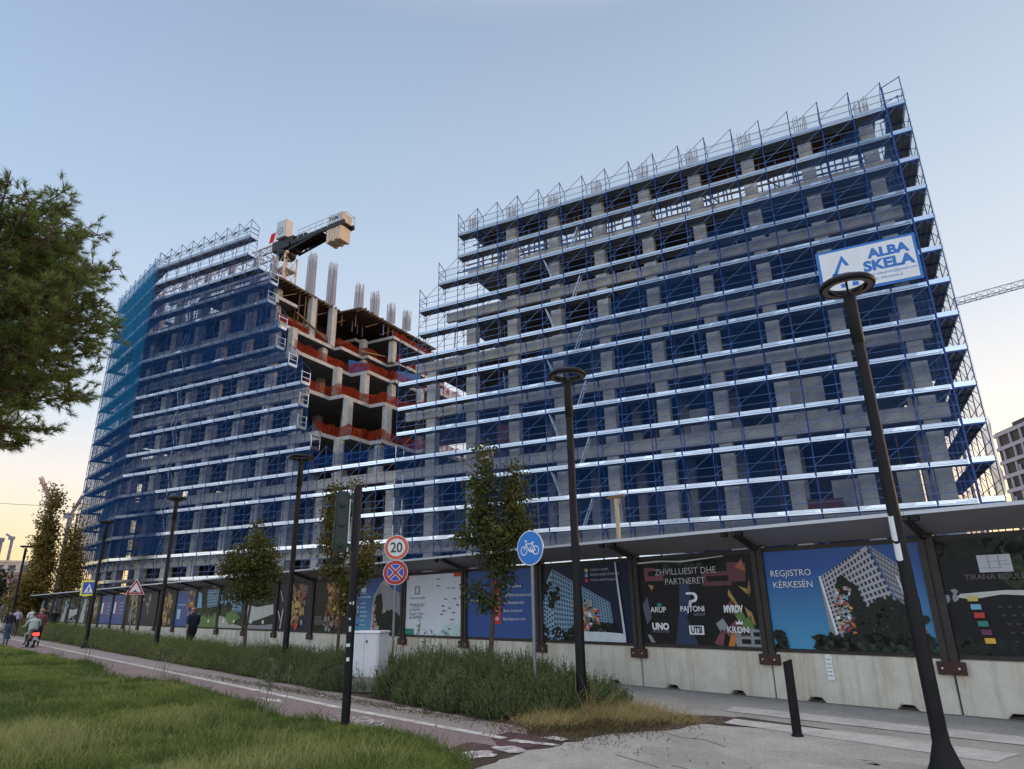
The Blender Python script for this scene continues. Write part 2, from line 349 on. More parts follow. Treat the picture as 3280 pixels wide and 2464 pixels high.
# arrows and the bicycle on the path
sheet('road_marking', [(10.75, 5.93), (9.95, 5.84), (9.95, 5.76), (9.5, 5.9), (9.95, 6.06), (9.95, 5.98)], .0125, LINE)
sheet('road_marking', [(7.45, 4.95), (6.95, 4.75), (6.95, 4.83), (5.95, 4.78), (5.95, 4.88), (6.95, 4.93), (6.95, 5.02)], .0125, LINE)
sheet('road_marking', rough_outline([(10.05, 5.04), (9.65, 4.84), (9.6, 4.92), (9.4, 4.9), (9.5, 5.02)], .03, .1), .0125, LINE)
def ringK(a, o, r, wd=.035, z=.0125):
    b = MB(); n = 22
    vs = [tuple(K(a+rr*cos(2*pi*i/n), o+rr*.8*sin(2*pi*i/n), z)) for rr in (r-wd, r) for i in range(n)]
    b.add(vs, [(i, n+i, n+(i+1) % n, (i+1) % n) for i in range(n)])
    return b
bk = MB()
for aa in (7.05, 6.25): bk.add(ringK(aa, 6.12, .26).v, ringK(aa, 6.12, .26).f)
for p, q in (((7.05, 6.12), (6.8, 5.9)), ((6.8, 5.9), (6.4, 5.9)), ((6.4, 5.9), (6.25, 6.12)), ((6.8, 5.9), (6.62, 6.14)), ((6.62, 6.14), (6.4, 5.9)), ((6.4, 5.9), (6.32, 5.78)), ((6.9, 5.84), (6.7, 5.82))):
    d = Vector((q[0]-p[0], q[1]-p[1])).normalized(); nn = Vector((-d.y, d.x))*.022
    bk.add([tuple(K(p[0]+nn.x, p[1]+nn.y, .0125)), tuple(K(q[0]+nn.x, q[1]+nn.y, .0125)), tuple(K(q[0]-nn.x, q[1]-nn.y, .0125)), tuple(K(p[0]-nn.x, p[1]-nn.y, .0125))], [(0, 1, 2, 3)])
tag(bk.build('road_marking', LINE), kind='structure')
# worn zebra crossing beside the hoarding
ZEB = ground_mat('worn_crossing_paint', (.36, .35, .335), (.475, .46, .44), 2.6, 24, bump=.3, speck=.13)
for pts in ([(2.95, 1.30), (-1.6, 1.35), (-1.6, 1.95), (2.8, 1.82)], [(2.35, 2.38), (2.3, 2.78), (-1.0, 3.10), (-1.1, 2.50), (1.0, 2.40)]):
    sheet('crossing_stripe', rough_outline(pts, .03, .25), .0165, ZEB)
DUST = ground_mat('packed_dust', (.17, .15, .125), (.27, .245, .21), 1.5, 30, bump=.5, speck=.16)
sheet('dirt_strip', [(-6, -.2), (60, -.2)]+[(a, .07+.09*random.random()) for a in [60-.6*i for i in range(111)]], .0115, DUST)
for cx, cy, ra, ro in ((1.5, 4.9, .9, .35), (.4, 4.1, .6, .3), (-.6, 3.9, .7, .25), (1.9, 6.4, .5, .4)):
    sheet('dust_patch', [(cx+ra*cos(2*pi*i/26)*random.uniform(.7, 1.1), cy+ro*sin(2*pi*i/26)*random.uniform(.7, 1.1)) for i in range(26)], .0132, ground_mat('pale_dust', (.265, .25, .225), (.33, .31, .28), .9, 24, bump=.4, speck=.14) if 'pale_dust' not in MATS else MATS['pale_dust'])
# cracks in the plaza: narrow strips of the dark joint filler
CRK = mat('joint_filler', (.13, .12, .11), .9)
for pts in ([(2.6, 3.9), (2.2, 4.05), (1.9, 4.0), (1.5, 4.2)], [(2.2, 5.4), (1.6, 5.55), (1.5, 5.6)], [(1.45, 5.42), (1.25, 5.44)]):
    c = MB()
    for p, q in zip(pts, pts[1:]): c.bar(K(*p, .0135), K(*q, .0135), .02, .004)
    tag(c.build('pavement_crack', CRK), kind='structure')
# lawn sheet (mound) under the grass blades
LAWN_EDGE = [(2.95, 7.0), (3.5, 6.75), (4.4, 6.45), (5.6, 6.4), (6.4, 6.5), (7.4, 6.75), (8.4, 6.75), (9.6, 6.5), (11.5, 6.45), (13, 6.2), (14.6, 6.1), (16, 6.4), (17.3, 6.75), (19, 6.7), (21, 6.2), (24, 6.0), (27, 5.95), (34, 5.9), (42, 5.75), (60, 5.3), (90, 4.6)]
TURF = ground_mat('turf_base', (.055, .075, .02), (.11, .115, .04), .9, 14, bump=.9, speck=.2)
lw = MB(); n = len(LAWN_EDGE); rows = [0, .25, .8, 1.8, 4, 9, 25]
def lawn_z(a, o, d): return .014+.10*min(1, d/1.0)*(.75+.5*sin(a*.9+1)*sin(o*.7))
vs = []
for r_ in rows:
    for a, o in LAWN_EDGE: vs.append(tuple(K(a, o+r_, lawn_z(a, o+r_, r_))))
lw.add(vs, [(j*n+i, j*n+i+1, (j+1)*n+i+1, (j+1)*n+i) for j in range(len(rows)-1) for i in range(n-1)], 0, True)
tag(lw.build('lawn', TURF), kind='structure')

# ------------------------------------------------------------------ the concrete building (facade frame)
bld = thing('concrete_building', 'unfinished grey concrete building behind blue scaffolding, stepped notch between two wings', 'building', FC, RF)
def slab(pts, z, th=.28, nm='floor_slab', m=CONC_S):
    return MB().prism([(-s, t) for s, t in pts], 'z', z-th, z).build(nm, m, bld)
LW = [(68.6, 1.5), (80.4, 5.5), (76.4, 18.8)]
NOTCH = {15.9: [(45.6, 1.5), (45.6, 4.1), (44.1, 4.1), (44.1, 6.8), (42.7, 6.8), (42.7, 12), (41, 12), (41, 26)],
         20.1: [(47.3, 1.5), (47.3, 4.6), (45.7, 4.6), (45.7, 8.5), (44.0, 8.5), (44.0, 13), (42.2, 13), (42.2, 26)],
         24.1: [(49.0, 1.5), (49.0, 9.3), (46.8, 9.3), (46.8, 13), (46.2, 13), (46.2, 17), (44.5, 17), (44.5, 26)],
         27.5: [(51.5, 1.5), (51.5, 9.4), (50.7, 9.4), (50.7, 12.8), (49.9, 12.8), (49.9, 16.3), (48.3, 16.3), (48.3, 26)],
         30.4: [(52.1, 1.5), (52.1, 4.2), (55, 4.2), (55, 13.8), (52.7, 13.8), (52.7, 15.3), (48.5, 15.3), (48.5, 26)]}
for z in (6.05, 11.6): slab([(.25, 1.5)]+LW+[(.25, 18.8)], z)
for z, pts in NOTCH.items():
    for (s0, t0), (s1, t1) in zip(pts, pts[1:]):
        eb = MB(); eb.box(-max(s0, s1)-.02, -min(s0, s1)+.02, min(t0, t1)-.02, max(t0, t1)+.02, z-.31, z+.03); eb.build('slab_edge', CONC, bld)  # added strips keep the edges light where the slab colour is shaded
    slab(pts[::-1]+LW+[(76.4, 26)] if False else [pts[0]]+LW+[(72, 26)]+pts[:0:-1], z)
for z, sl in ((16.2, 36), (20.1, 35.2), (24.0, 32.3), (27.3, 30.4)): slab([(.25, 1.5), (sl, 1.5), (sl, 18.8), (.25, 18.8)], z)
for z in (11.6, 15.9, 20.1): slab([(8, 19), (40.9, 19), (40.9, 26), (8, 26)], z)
# spandrel beams seen as pale bands between the platforms
def beam(s0, s1, z, h=.8, t0=1.38, t1=1.72):
    MB().box(-s1, -s0, t0, t1, z-h+.02, z+.03).build('edge_beam', CONC, bld, bevel=.02)
for z in (6.05, 11.6): beam(.15, 68.6, z, .82)
for z, sl in ((16.2, 36.2), (20.1, 35.4), (24.0, 32.5), (27.35, 30.5)): beam(.15, sl, z, .78 if z < 27 else 1.1)
for z, s0 in ((15.9, 45.3), (20.1, 47), (24.1, 48.8), (27.5, 51.3), (30.4, 52.0)): beam(s0, 68.6, z, .8)
bd = Vector((12.4, 4.0)).normalized()
for z in (6.05, 11.6, 15.9, 20.1, 24.1, 27.5, 30.4):
    p = Vector((68.62, 1.45)); q = p+bd*12.2
    MB().bar((-p.x, p.y, z-.38), (-q.x, q.y, z-.38), .34, .8).build('edge_beam', CONC, bld)
# columns
def column(s, t, z0, z1, wd=.82, dp=.7, nm='column'):
    return MB().box(-s-wd/2, -s+wd/2, t, t+dp, z0, z1).build(nm, CONC, bld, bevel=.02)
ks = [1.05+3.654*k for k in range(19)]
for s in ks:
    top = 31.0 if s < 30 else (24.0 if s < 32.4 else (20.1 if s < 35.3 else 11.6))
    if s > 35.3: top = 11.6 if s < 45.2 else (20.1 if s < 50 else (27.5 if s < 53 else 33.4))
    column(s, 1.55, 0, top)
    if s < 33: column(s, 8.0, 0, 27.0, .7)
    else: column(s, 8.0, 0, 11.4 if s < 43 else (15.6 if s < 46 else (20 if s < 50 else (27.2 if s < 53 else 30.7))), .7)
for d in (3.6, 7.2, 10.8):
    p = Vector((68.62, 1.6))+bd*d; column(p.x, p.y, 0, 33.2, .8)
for s, t, z0, z1 in ((44.8, 3.6, 11.6, 15.6), (43.0, 7.0, 11.6, 15.6), (45.1, 4.8, 15.9, 19.8), (43.6, 8.7, 15.9, 19.8), (48.0, 6.3, 20.1, 23.8), (46.9, 9.1, 20.1, 23.8), (46.6, 13.1, 20.1, 23.8),
                     (44.9, 16, 15.9, 23.8), (51.5, 5.7, 27.5, 31.95), (51.3, 8.5, 27.5, 31.95), (50.4, 12.9, 24.1, 27.2), (48.7, 15.7, 27.5, 30.2), (51.5, 14.0, 27.5, 30.2), (53.0, 2.4, 27.5, 31.95), (50.6, 2.6, 24.1, 27.2)):
    column(s+.42, t, z0, z1, .64)
for s in (12, 19.3, 26.6, 34, 39): column(s, 25.2, 0, 20, .7)
# cores and rear walls
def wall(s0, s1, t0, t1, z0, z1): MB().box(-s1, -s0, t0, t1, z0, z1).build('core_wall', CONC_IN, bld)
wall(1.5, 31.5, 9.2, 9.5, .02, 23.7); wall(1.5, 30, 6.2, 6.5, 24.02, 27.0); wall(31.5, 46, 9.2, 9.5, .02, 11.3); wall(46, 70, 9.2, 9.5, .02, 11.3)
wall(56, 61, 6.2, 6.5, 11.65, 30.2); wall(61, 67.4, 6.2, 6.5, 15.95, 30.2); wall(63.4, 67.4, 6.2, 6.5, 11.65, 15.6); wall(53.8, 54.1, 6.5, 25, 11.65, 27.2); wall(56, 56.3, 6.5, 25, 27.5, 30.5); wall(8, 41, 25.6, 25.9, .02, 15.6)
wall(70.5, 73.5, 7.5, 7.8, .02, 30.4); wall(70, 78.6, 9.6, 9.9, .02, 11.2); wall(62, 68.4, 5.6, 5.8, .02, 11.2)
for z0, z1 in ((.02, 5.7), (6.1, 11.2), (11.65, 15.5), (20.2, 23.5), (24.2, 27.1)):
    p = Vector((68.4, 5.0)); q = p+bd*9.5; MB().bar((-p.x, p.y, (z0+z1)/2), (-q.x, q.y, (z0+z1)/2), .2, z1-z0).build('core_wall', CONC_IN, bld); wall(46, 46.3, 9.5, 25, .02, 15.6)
# things standing about on the floors: block partitions, pallets of bricks, steel props
BRK = mat('hollow_brick', (.24, .095, .05), .9, var=.3, vscale=6); rs_ = random.Random(3)
for i in range(46):
    s = rs_.choice(ks[:18])+rs_.uniform(.5, 2.6); z = rs_.choice((6.07, 11.63, 16.22, 20.12, 24.02, 6.07))
    lim = {6.07: 68, 11.63: 68, 16.22: 35, 20.12: 34.5, 24.02: 30}[z]
    if s > lim or (36 < s < 47 and z > 7): continue
    t = rs_.uniform(2.6, 5.6); h = rs_.choice((.7, 1.2, 2.4, 3.1)); w_ = rs_.uniform(.8, 2.2)
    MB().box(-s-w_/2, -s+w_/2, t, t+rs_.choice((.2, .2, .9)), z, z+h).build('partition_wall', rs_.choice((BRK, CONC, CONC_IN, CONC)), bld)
for i in range(70):
    s = rs_.uniform(1, 66); z = rs_.choice((6.07, 11.63, 16.22, 20.12, 24.02)); lim = {6.07: 68, 11.63: 68, 16.22: 35, 20.12: 34.5, 24.02: 30}[z]
    if s > lim or (36 < s < 47 and z > 7): continue
    MB().bar((-s, rs_.uniform(2, 4.5), z), (-s, rs_.uniform(2, 4.5), z+{6.07: 5.2, 11.63: 4.2, 16.22: 3.6, 20.12: 3.6, 24.02: 3.0}[z]), .09).build('steel_prop', rs_.choice((BLUEP, RUSTB, WOOD)), bld)
# open top storeys of the near wing: timber edge forms, joists and props against the sky
fw = MB()
for z, t0, t1, sl in ((30.85, 1.35, 3.4, 30.3),):
    fw.box(-sl, -.4, t0, t0+.08, z-.55, z+.12, 1); fw.box(-sl, -.4, t1, t1+.16, z-.25, z, 0)
    if z > 30: fw.box(-sl, -.4, t0+.08, t1, z-.03, z, 1)
    for i in range(34):
        s = .8+i*.89+random.uniform(-.2, .2)
        if random.random() < .8: fw.box(-s-.05, -s+.05, t0-.25, t1+.7, z-.2, z-.04, 0)
for i in range(76):
    s = .7+i*.39+random.uniform(-.12, .12); t = random.choice((2.2, 3.0, 3.7, 4.6)); z0 = 27.38
    fw.bar((-s, t, z0), (-s+random.uniform(-.1, .1), t, z0+3.1), .09, m=random.choice((0, 2, 2)))
for z in (28.0, 28.5, 29.0, 29.45, 29.9, 30.3):
    for t in (2.4, 3.8):
        s = .7
        while s < 29.5:
            ln_ = random.uniform(1.5, 4)
            if random.random() < .72: fw.bar((-s, t, z+random.uniform(-.1, .1)), (-s-ln_, t, z+random.uniform(-.1, .1)), .07, .1, random.choice((0, 2)))
            s += ln_
for i in range(5):
    s = random.uniform(2, 28); fw.bar((-s, 2, 27.5), (-s-1.5, 3.4, 30.2), .08, m=0)
for i in range(30):
    if random.random() < .55:
        s = .6+i*1.0; fw.box(-s-.8, -s, 5.0, 5.05, 27.4, random.choice((28.2, 28.9, 29.6)), 1)
fw.build('roof_formwork', [WOOD, WOODD, BLUEP], bld)
# timber roof deck of the far wing along the notch, on a forest of props
f6 = MB()
f6.prism([(-s, t) for s, t in [(51.6, 1.0), (51.9, 10.3), (49.3, 10.5), (49.0, 24.5), (63, 24.5), (63, 1.0)]], 'z', 32.0, 32.2, 1); f6.box(-56.2, -56, 4, 24.4, 27.6, 31.98, 1); f6.box(-56, -49.5, 24.3, 24.4, 27.6, 31.98, 1)  # dark upright panels added so the space under the deck reads as shade
for i in range(40):
    t = 1.2+i*.59; s = (51.7 if t < 10.3 else 49.1)
    f6.box(-s-.9, -s+random.uniform(.1, .5), t-.06, t+.06, 31.82, 31.98, 0)
for i in range(26):
    t = 1.8+i*.86; s = (52.1 if t < 10.3 else 49.5)+random.choice((0, 1.1, 2.3)); f6.bar((-s, t, 27.55 if t < 10.3 else 30.45), (-s, t, 31.9), .09, m=random.choice((0, 2)))
for i in range(9):
    t = 2+i*2.5; s = (51.9 if t < 10.3 else 49.4); f6.bar((-s-.4, t, 30.5), (-s-.4, t+2.2, 31.8), .08, m=0)
f6.bar((-51.4, 3.5, 29.2), (-51.2, 7.6, 27.7), .16, m=0); f6.bar((-50.1, 11.5, 27.6), (-49.9, 15.8, 28.3), .16, m=0)
f6.build('roof_formwork', [WOOD, WOODD, BLUEP], bld)
for z, s0, s1, t in ((24.1, 49.05, 51.5, 10.5), (27.5, 50, 52.5, 3)):
    pl = MB(); pl.box(-s1, -s0, t-.5, t+2.5, z+.02, z+.35); 
# orange nets strung along the slab edges of the notch
def net_run(pts, z, h=1.05, parent=bld, nm='safety_net', m=NET_O, frame='st'):
    b = MB(); P = []
    for p, q in zip(pts, pts[1:]):
        k = max(2, int(math.dist(p, q)/.5))
        P += [(p[0]+(q[0]-p[0])*i/k, p[1]+(q[1]-p[1])*i/k) for i in range(k)]
    P.append(pts[-1]); vs = []
    for i, (s, t) in enumerate(P):
        sag = .22*abs(sin(i*.8))+random.uniform(-.05, .05)
        vs.append((-s+random.uniform(-.03, .03), t-.05, z+.05)); vs.append((-s-.06+random.uniform(-.08, .08), t, z+h-sag))
    n = len(P); b.add(vs, [(2*i, 2*i+2, 2*i+3, 2*i+1) for i in range(n-1)]); b.build(nm, m, parent)
for z, hh in ((15.9, 1.2), (20.1, 1.25), (24.1, 1.2), (27.5, 1.15)):
    net_run([(s+.25, t+.1) for s, t in NOTCH[z]], z, hh)
net_run([(48.7, 15.6), (48.7, 25)], 30.4, 1.0)
net_run([(20, 19.1), (40.7, 19.1)], 20.1, 1.2); net_run([(20, 19.1), (40.7, 19.1)], 15.9, 1.2); net_run([(33, 5), (36, 5), (36, 16)], 16.2, 1.2)
bt = MB(); bt.add([(-50.9, 11, 24.2), (-49.6, 12.9, 24.2), (-49.6, 12.9, 26.4), (-51.0, 11, 26.6)], [(0, 1, 2, 3)]); bt.build('tarpaulin', mat('blue_tarp', (.02, .09, .30), .6, var=.3), bld)
bt = MB(); bt.add([(-47.9, 15.5, 24.2), (-47.2, 19, 24.2), (-47.2, 19, 26.6), (-48, 15.5, 26.2)], [(0, 1, 2, 3)]); bt.build('tarpaulin', MATS['blue_tarp'], bld)
yf = MB()
for u in (0, .9): yf.bar((-45.4, 6+u, 15.95), (-45.4, 6+u, 17.2), .08)
yf.bar((-45.4, 6, 17.1), (-45.4, 6.9, 17.1), .08); yf.bar((-45.4, 6, 16.5), (-45.4, 6.9, 16.5), .06)
yf.build('guard_frame', mat('yellow_paint', (.75, .38, .03), .5), bld)
# starter bars standing out of the columns
def rebar(s, t, z0, z1, wx=.62, wy=.45, dense=.24):
    b = MB()
    for i in range(7):
        for j in range(3):
            if 0 < i < 6 and j == 1: continue
            x, y = -s-wx/2+wx*i/6, t-wy/2+wy*j/2
            b.bar((x, y, z0), (x+random.uniform(-.05, .05), y+random.uniform(-.05, .05), z1+random.uniform(-.5, .15)), .045)
    z = z0+.1
    while z < z1-.9:
        for (p, q) in (((-1, -1), (1, -1)), ((1, -1), (1, 1)), ((1, 1), (-1, 1)), ((-1, 1), (-1, -1))):
            b.bar((-s+p[0]*wx/2, t+p[1]*wy/2, z), (-s+q[0]*wx/2, t+q[1]*wy/2, z), .026)
        z += dense
    b.build('rebar_cage', RUSTB, bld)
for s in ks[:9]: rebar(s, 1.9, 30.9, 32.7, .75, .4, .5)
for s, t, z1 in ((51.9, 5.8, 37.0), (51.6, 8.6, 37.1), (49.7, 10.9, 35.1), (49.2, 13.0, 35.0), (48.9, 15.6, 34.5), (48.6, 18.2, 34.6)): rebar(s+.3, t, 32.2, z1+.2, .75, .6, .14)
for s in ks[15:19]: rebar(s, 1.9, 30.85, 36.2, .6, .4, .22)
rebar(53.4, 1.9, 32, 35.2, .6, .4, .2)
for d in (3.6, 7.2):
    p = Vector((68.62, 1.9))+bd*d; rebar(p.x, p.y, 33, 36, .6, .4, .25)
# upper storey of the far wing: slender edge beams carried by the columns, open to the sky
MB().box(-68.6, -53.9, 1.5, 1.8, 33.1, 33.5).build('edge_beam', CONC, bld)
up = MB()
for i in range(26):
    s = 54.5+i*.55; up.bar((-s, random.choice((2.3, 3, 4)), 30.45), (-s, 2.4, 33.1), .07, m=random.choice((0, 1)))
for z in (31.6, 32.4): up.bar((-54.3, 2.6, z), (-68.2, 2.6, z), .06, m=1)
up.build('roof_formwork', [WOOD, BLUEP], bld)
# ------------------------------------------------------------------ scaffolding
def ZL(i): return 30.06-2*i
def scaffold(label, loc, rz, PX, levels, w=1.0, group=None, rails=True, name='scaffolding', end_rails=True, end_frames=False, ladders=(), thin=.06):
    """PX: x of the posts (left to right); levels: [(z, first post, last post)]"""
    root = thing(name, label, 'scaffolding', loc, rz, group)
    tops = {}
    for z, a, b in levels:
        for i in range(a, b+1): tops[i] = max(tops.get(i, 0), z)
    zs = sorted(l[0] for l in levels)
    for i, zt in tops.items():
        p = MB(); x = PX[i]
        p.bar((x, 0, 0), (x, 0, zt+1.95), thin, m=0, n=6); p.bar((x, w, 0), (x, w, zt+1.5), thin, m=0, n=6)
        for z, a, b in levels:
            if a <= i <= b:
                p.bar((x, .02, z-.1), (x, w, z-.1), .05, .07, 0); p.bar((x, 0, z+.03), (x, 0, z+.13), .10, m=0, n=6)
                p.bar((x, .05, z-.55), (x, .42, z-.12), .035, m=0); p.bar((x, w-.05, z-.55), (x, w-.42, z-.12), .035, m=0)
                if zt == z and i in (a, b):
                    p.bar((x, 0, z+.5), (x, w, z+.5), .035, m=0); p.bar((x, 0, z+1.), (x, w, z+1.), .035, m=0)
        p.bar((x, 0, zt+1.9), (x, w, zt+1.5), .04, m=0)
        p.build('upright_frame', BLUE, root)
    for z, a, b in levels:
        d = MB(); g = MB(); r = MB(); xs = PX[a:b+1]
        for x0, x1 in zip(xs, xs[1:]):
            j = random.uniform(-.012, .012)
            d.box(x0+.02, x1-.02, .07, w-.02, z-.05, z+j*.5)
            for q in (.08, .38, .68): d.box(x0+.03, x1-.03, q, q+.03, z-.10, z-.05)
            # toe board with its three pressed ribs and the edge of the deck under it
            g.box(x0+.05, x1-.05, -.035, -.015, z-.02+j, z+.15+j)
            for zz in (-.01, .05, .11): g.box(x0+.05, x1-.05, -.05, -.035, z+zz+j, z+zz+.032+j)
            g.box(x0+.02, x1-.02, .01, .06, z-.10, z-.01)
            if rails:
                for zz in (.52, 1.02): r.bar((x0, -.03, z+zz), (x1, -.03, z+zz+random.uniform(-.015, .015)), .028, m=0)
                r.bar((x0, -.02, z+.55), (x1, -.02, z+1.9), .028, m=0)
        if end_rails:
            for x in (xs[0]-.03, xs[-1]+.03):
                g.box(x-.012, x+.012, .02, w-.02, z-.06, z+.2)
                if end_frames and x > 0*xs[0]+xs[-1]-.1:
                  for zz in (.55, 1.05): g.bar((x, -.05, z+zz), (x, w+.05, z+zz), .05)
                  for yy in (.0, w): g.bar((x, yy, z), (x, yy, z+1.15), .05)
        d.build('deck', DECK, root); g.build('toe_board', GALV, root)
        if rails: r.build('guard_rail', BLUEP, root)
    for x0, x1, z in ladders:
        l = MB(); v = Vector((x1-x0, 0, 2.0))
        for y in (.22, .58): l.bar((x0, y, z), (x1, y, z+2.0), .05, .08)
        for k in range(1, 8): l.bar((x0+v.x*k/8, .22, z+.25*k), (x0+v.x*k/8, .58, z+.25*k), .03)
        l.build('ladder', GALVD, root)
    return root
PB = [i*1.8 for i in range(21)]+[(20+.9658*j)*1.8 for j in range(1, 20)]     # post positions, metres left of the right corner
def rev(lo, hi): return [-PB[i] for i in range(hi, lo-1, -1)]
# near (right) wing front
PXr = rev(0, 20); ix = lambda i: 20-i
lv = [(0, 17), (1, 17), (2, 18), (3, 19), (4, 19), (5, 20), (6, 20), (7, 20), (8, 20), (9, 20), (10, 20), (11, 20), (12, 20), (13, 20)]
lad = []
for i in range(2, 13):
    x = -11.55*1.8; lad.append((x-.42, x+.42, ZL(i)) if i % 2 == 0 else (x-2.2+.42, x-2.2-.3, ZL(i)))
sc_r = scaffold('tall blue scaffolding across the long right wing, stepping down at its left end', FC, RF, PXr, [(ZL(i), ix(b), ix(0)) for i, b in lv], ladders=lad)
def net(root, quad, nm, m, nu=14, nv=6, bulge=.10):
    """a hung net between four corners (local), slightly billowed"""
    b = MB(); A, B, C_, D_ = [Vector(q) for q in quad]; vs = []
    for j in range(nv+1):
        for i in range(nu+1):
            u, v = i/nu, j/nv; p = (A*(1-u)+B*u)*(1-v)+(D_*(1-u)+C_*u)*v
            p.y += -bulge*abs(sin(u*nu*pi/2))*abs(sin(v*nv*pi/2))+random.uniform(-.02, .02); vs.append(p)
    W_ = nu+1; b.add(vs, [(j*W_+i, j*W_+i+1, (j+1)*W_+i+1, (j+1)*W_+i) for j in range(nv) for i in range(nu)], 0, True)
    return b.build(nm, m, root)
net(sc_r, [(-30.6, -.07, 30.2), (0, -.07, 30.2), (0, -.07, 31.15), (-30.6, -.07, 31.05)], 'safety_net', NET_W, 34, 1, .06)
net(sc_r, [(-36, -.05, 4.2), (-.1, -.05, 4.2), (-.1, -.05, 30.0), (-36, -.05, 12.5)], 'debris_net', NET_L, 40, 26, .03)
net(sc_r, [(-32.4, -.07, 26.2), (-30.7, -.07, 26.2), (-30.7, -.07, 27.2), (-32.4, -.07, 27.1)], 'safety_net', NET_W, 2, 1)
# far (left) wing front
PXl = rev(20, 39); il = lambda i: 39-i
lvl = [(-3.5, 31), (-2.5, 31), (-1.5, 30), (-.5, 29), (.5, 29), (2, 28), (3, 28), (4, 27), (5, 26), (6, 26), (7, 26), (8, 25)]
lev_l = [(ZL(i), il(39), il(b)) for i, b in lvl]+[(ZL(i), il(39), il(20)) for i in (9, 10, 11, 12, 13)]
lad = []
for k, i in enumerate((-1.5, -.5, .5, 2, 3, 4, 5, 6, 7, 8, 9, 10, 11, 12)):
    x = -35.3*1.8+.1*k; lad.append((x-.5, x+.3, ZL(i)) if k % 2 else (x+.5, x-.1, ZL(i)))
sc_l = scaffold('tall blue scaffolding across the far left wing, with dark blue nets on its top floors', FC, RF, PXl, lev_l, ladders=lad, end_frames=True)
xL, xe = -PB[39], -PB[31]
net(sc_l, [(xL, -.08, ZL(-2.5)+1.6), (xe, -.08, ZL(-2.5)+1.6), (xe, -.08, ZL(-3.5)+1.15), (xL, -.08, ZL(-3.5)+1.05)], 'safety_net', NET_W, 16, 1, .05)
net(sc_l, [(xL, -.06, ZL(4)+.3), (-PB[27], -.06, ZL(4)+.3), (-PB[29], -.06, ZL(-.5)+1.0), (xL, -.06, ZL(-1.5)+.3)], 'debris_net', NET_M, 20, 12, .05)
net(sc_l, [(xL, -.06, ZL(12)+.3), (-PB[24], -.06, ZL(12)+.3), (-PB[26], -.06, ZL(4)+.25), (xL, -.06, ZL(4)+.25)], 'debris_net', NET_L, 20, 12, .05)
net(sc_l, [(xL, -.075, ZL(12)+.3), (-PB[35], -.075, ZL(12)+.3), (-PB[36], -.075, ZL(9)+.25), (xL, -.075, ZL(9)+.25)], 'debris_net', NET_M, 5, 5, .05)
net(sc_l, [(-PB[26], -.07, ZL(9)+.25), (-PB[20], -.07, ZL(9)+.25), (-PB[20], -.07, ZL(9)+1.15), (-PB[26], -.07, ZL(9)+1.25)], 'debris_net', net_mat('bright_blue_net', (.012, .07, .26), .34, .4), 10, 1, .08)
# black sacks and rags tied to the top rail
tr = MB()
for k in range(8):
    x = xe-.9-k*1.74; tr.ico((x, .35, ZL(-3.5)+1.28), .2, 0, 1, (1.3, .6, .55)); tr.bar((x-.5, .3, ZL(-3.5)+1.05), (x+.1, .4, ZL(-3.5)+1.3), .09)
tr.build('tarp_bundle', BLACKM, sc_l)
# angled face at the left end of the far wing
E0 = F(PB[39], 0); RBD = -(pi/2-R(44.8)); E0v = Vector((E0.x, E0.y, 0))
PXb = [-1.8*i for i in range(8, 0, -1)]+[-.03]
lev_b = [(ZL(i), 0, 8) for i in (-3.5, -2.5, -1.5, -.5, .5, 2, 3, 4, 5, 6, 7, 8, 9, 10, 11, 12, 13)]
sc_b = scaffold('scaffolding wrapped in teal blue net on the angled left end of the building', E0v, RBD, PXb, lev_b)
net(sc_b, [(-14.4, -.09, ZL(5)), (-.05, -.09, ZL(5)), (-.05, -.09, ZL(-3.5)+1.2), (-14.4, -.09, ZL(-3.5)+1.2)], 'debris_net', NET_B, 16, 18, .08)
net(sc_b, [(-14.4, -.09, ZL(12)+.2), (-.05, -.09, ZL(12)+.2), (-.05, -.09, ZL(5)), (-14.4, -.09, ZL(5))], 'debris_net', net_mat('mid_blue_net', (.013, .085, .25), .60, .5, var=.3, scale=.2), 16, 14, .08)
# returns along both ends
x, y = rot(1.05, 0, RF); RET0 = Vector((FC.x+x, FC.y+y, 0))
sc_e = scaffold('scaffolding running back along the right end of the building, pale netted', RET0, RF+pi/2, [0, 1.8, 3.6, 5.4, 7.2, 9.0, 10.8, 12.6], [(ZL(i), 0, 7) for i in range(0, 13)])
net(sc_e, [(0, -.08, 9.8), (12.6, -.08, 9.8), (12.6, -.08, 31.2), (0, -.08, 31.2)], 'safety_net', NET_T, 8, 12, .1)
net(sc_e, [(0, -.10, 6.4), (3.6, -.10, 6.0), (3.6, -.10, 9.8), (0, -.10, 10.4)], 'debris_net', net_mat('teal_net', (.03, .22, .36), .5, .5), 3, 3, .3)
bx, by = rot(-14.4-1.08, 0, RBD); E1 = Vector((E0.x+bx, E0.y+by, 0)); qx, qy = rot(0, 9.0, RBD)
sc_f = scaffold('scaffolding return at the far left edge of the building, seen nearly edge on', E1+Vector((qx, qy, 0)), RBD-pi/2, [0, 1.8, 3.6, 5.4, 7.2, 9.0], [(ZL(i), 0, 5) for i in (-3.5, -2.5, -1.5, -.5, .5, 2, 3, 4, 5, 6, 7, 8, 9, 10, 11, 12)])
net(sc_f, [(0, -.08, 6), (9.0, -.08, 6), (9.0, -.08, 38.2), (0, -.08, 38.2)], 'safety_net', NET_T, 6, 16, .1)
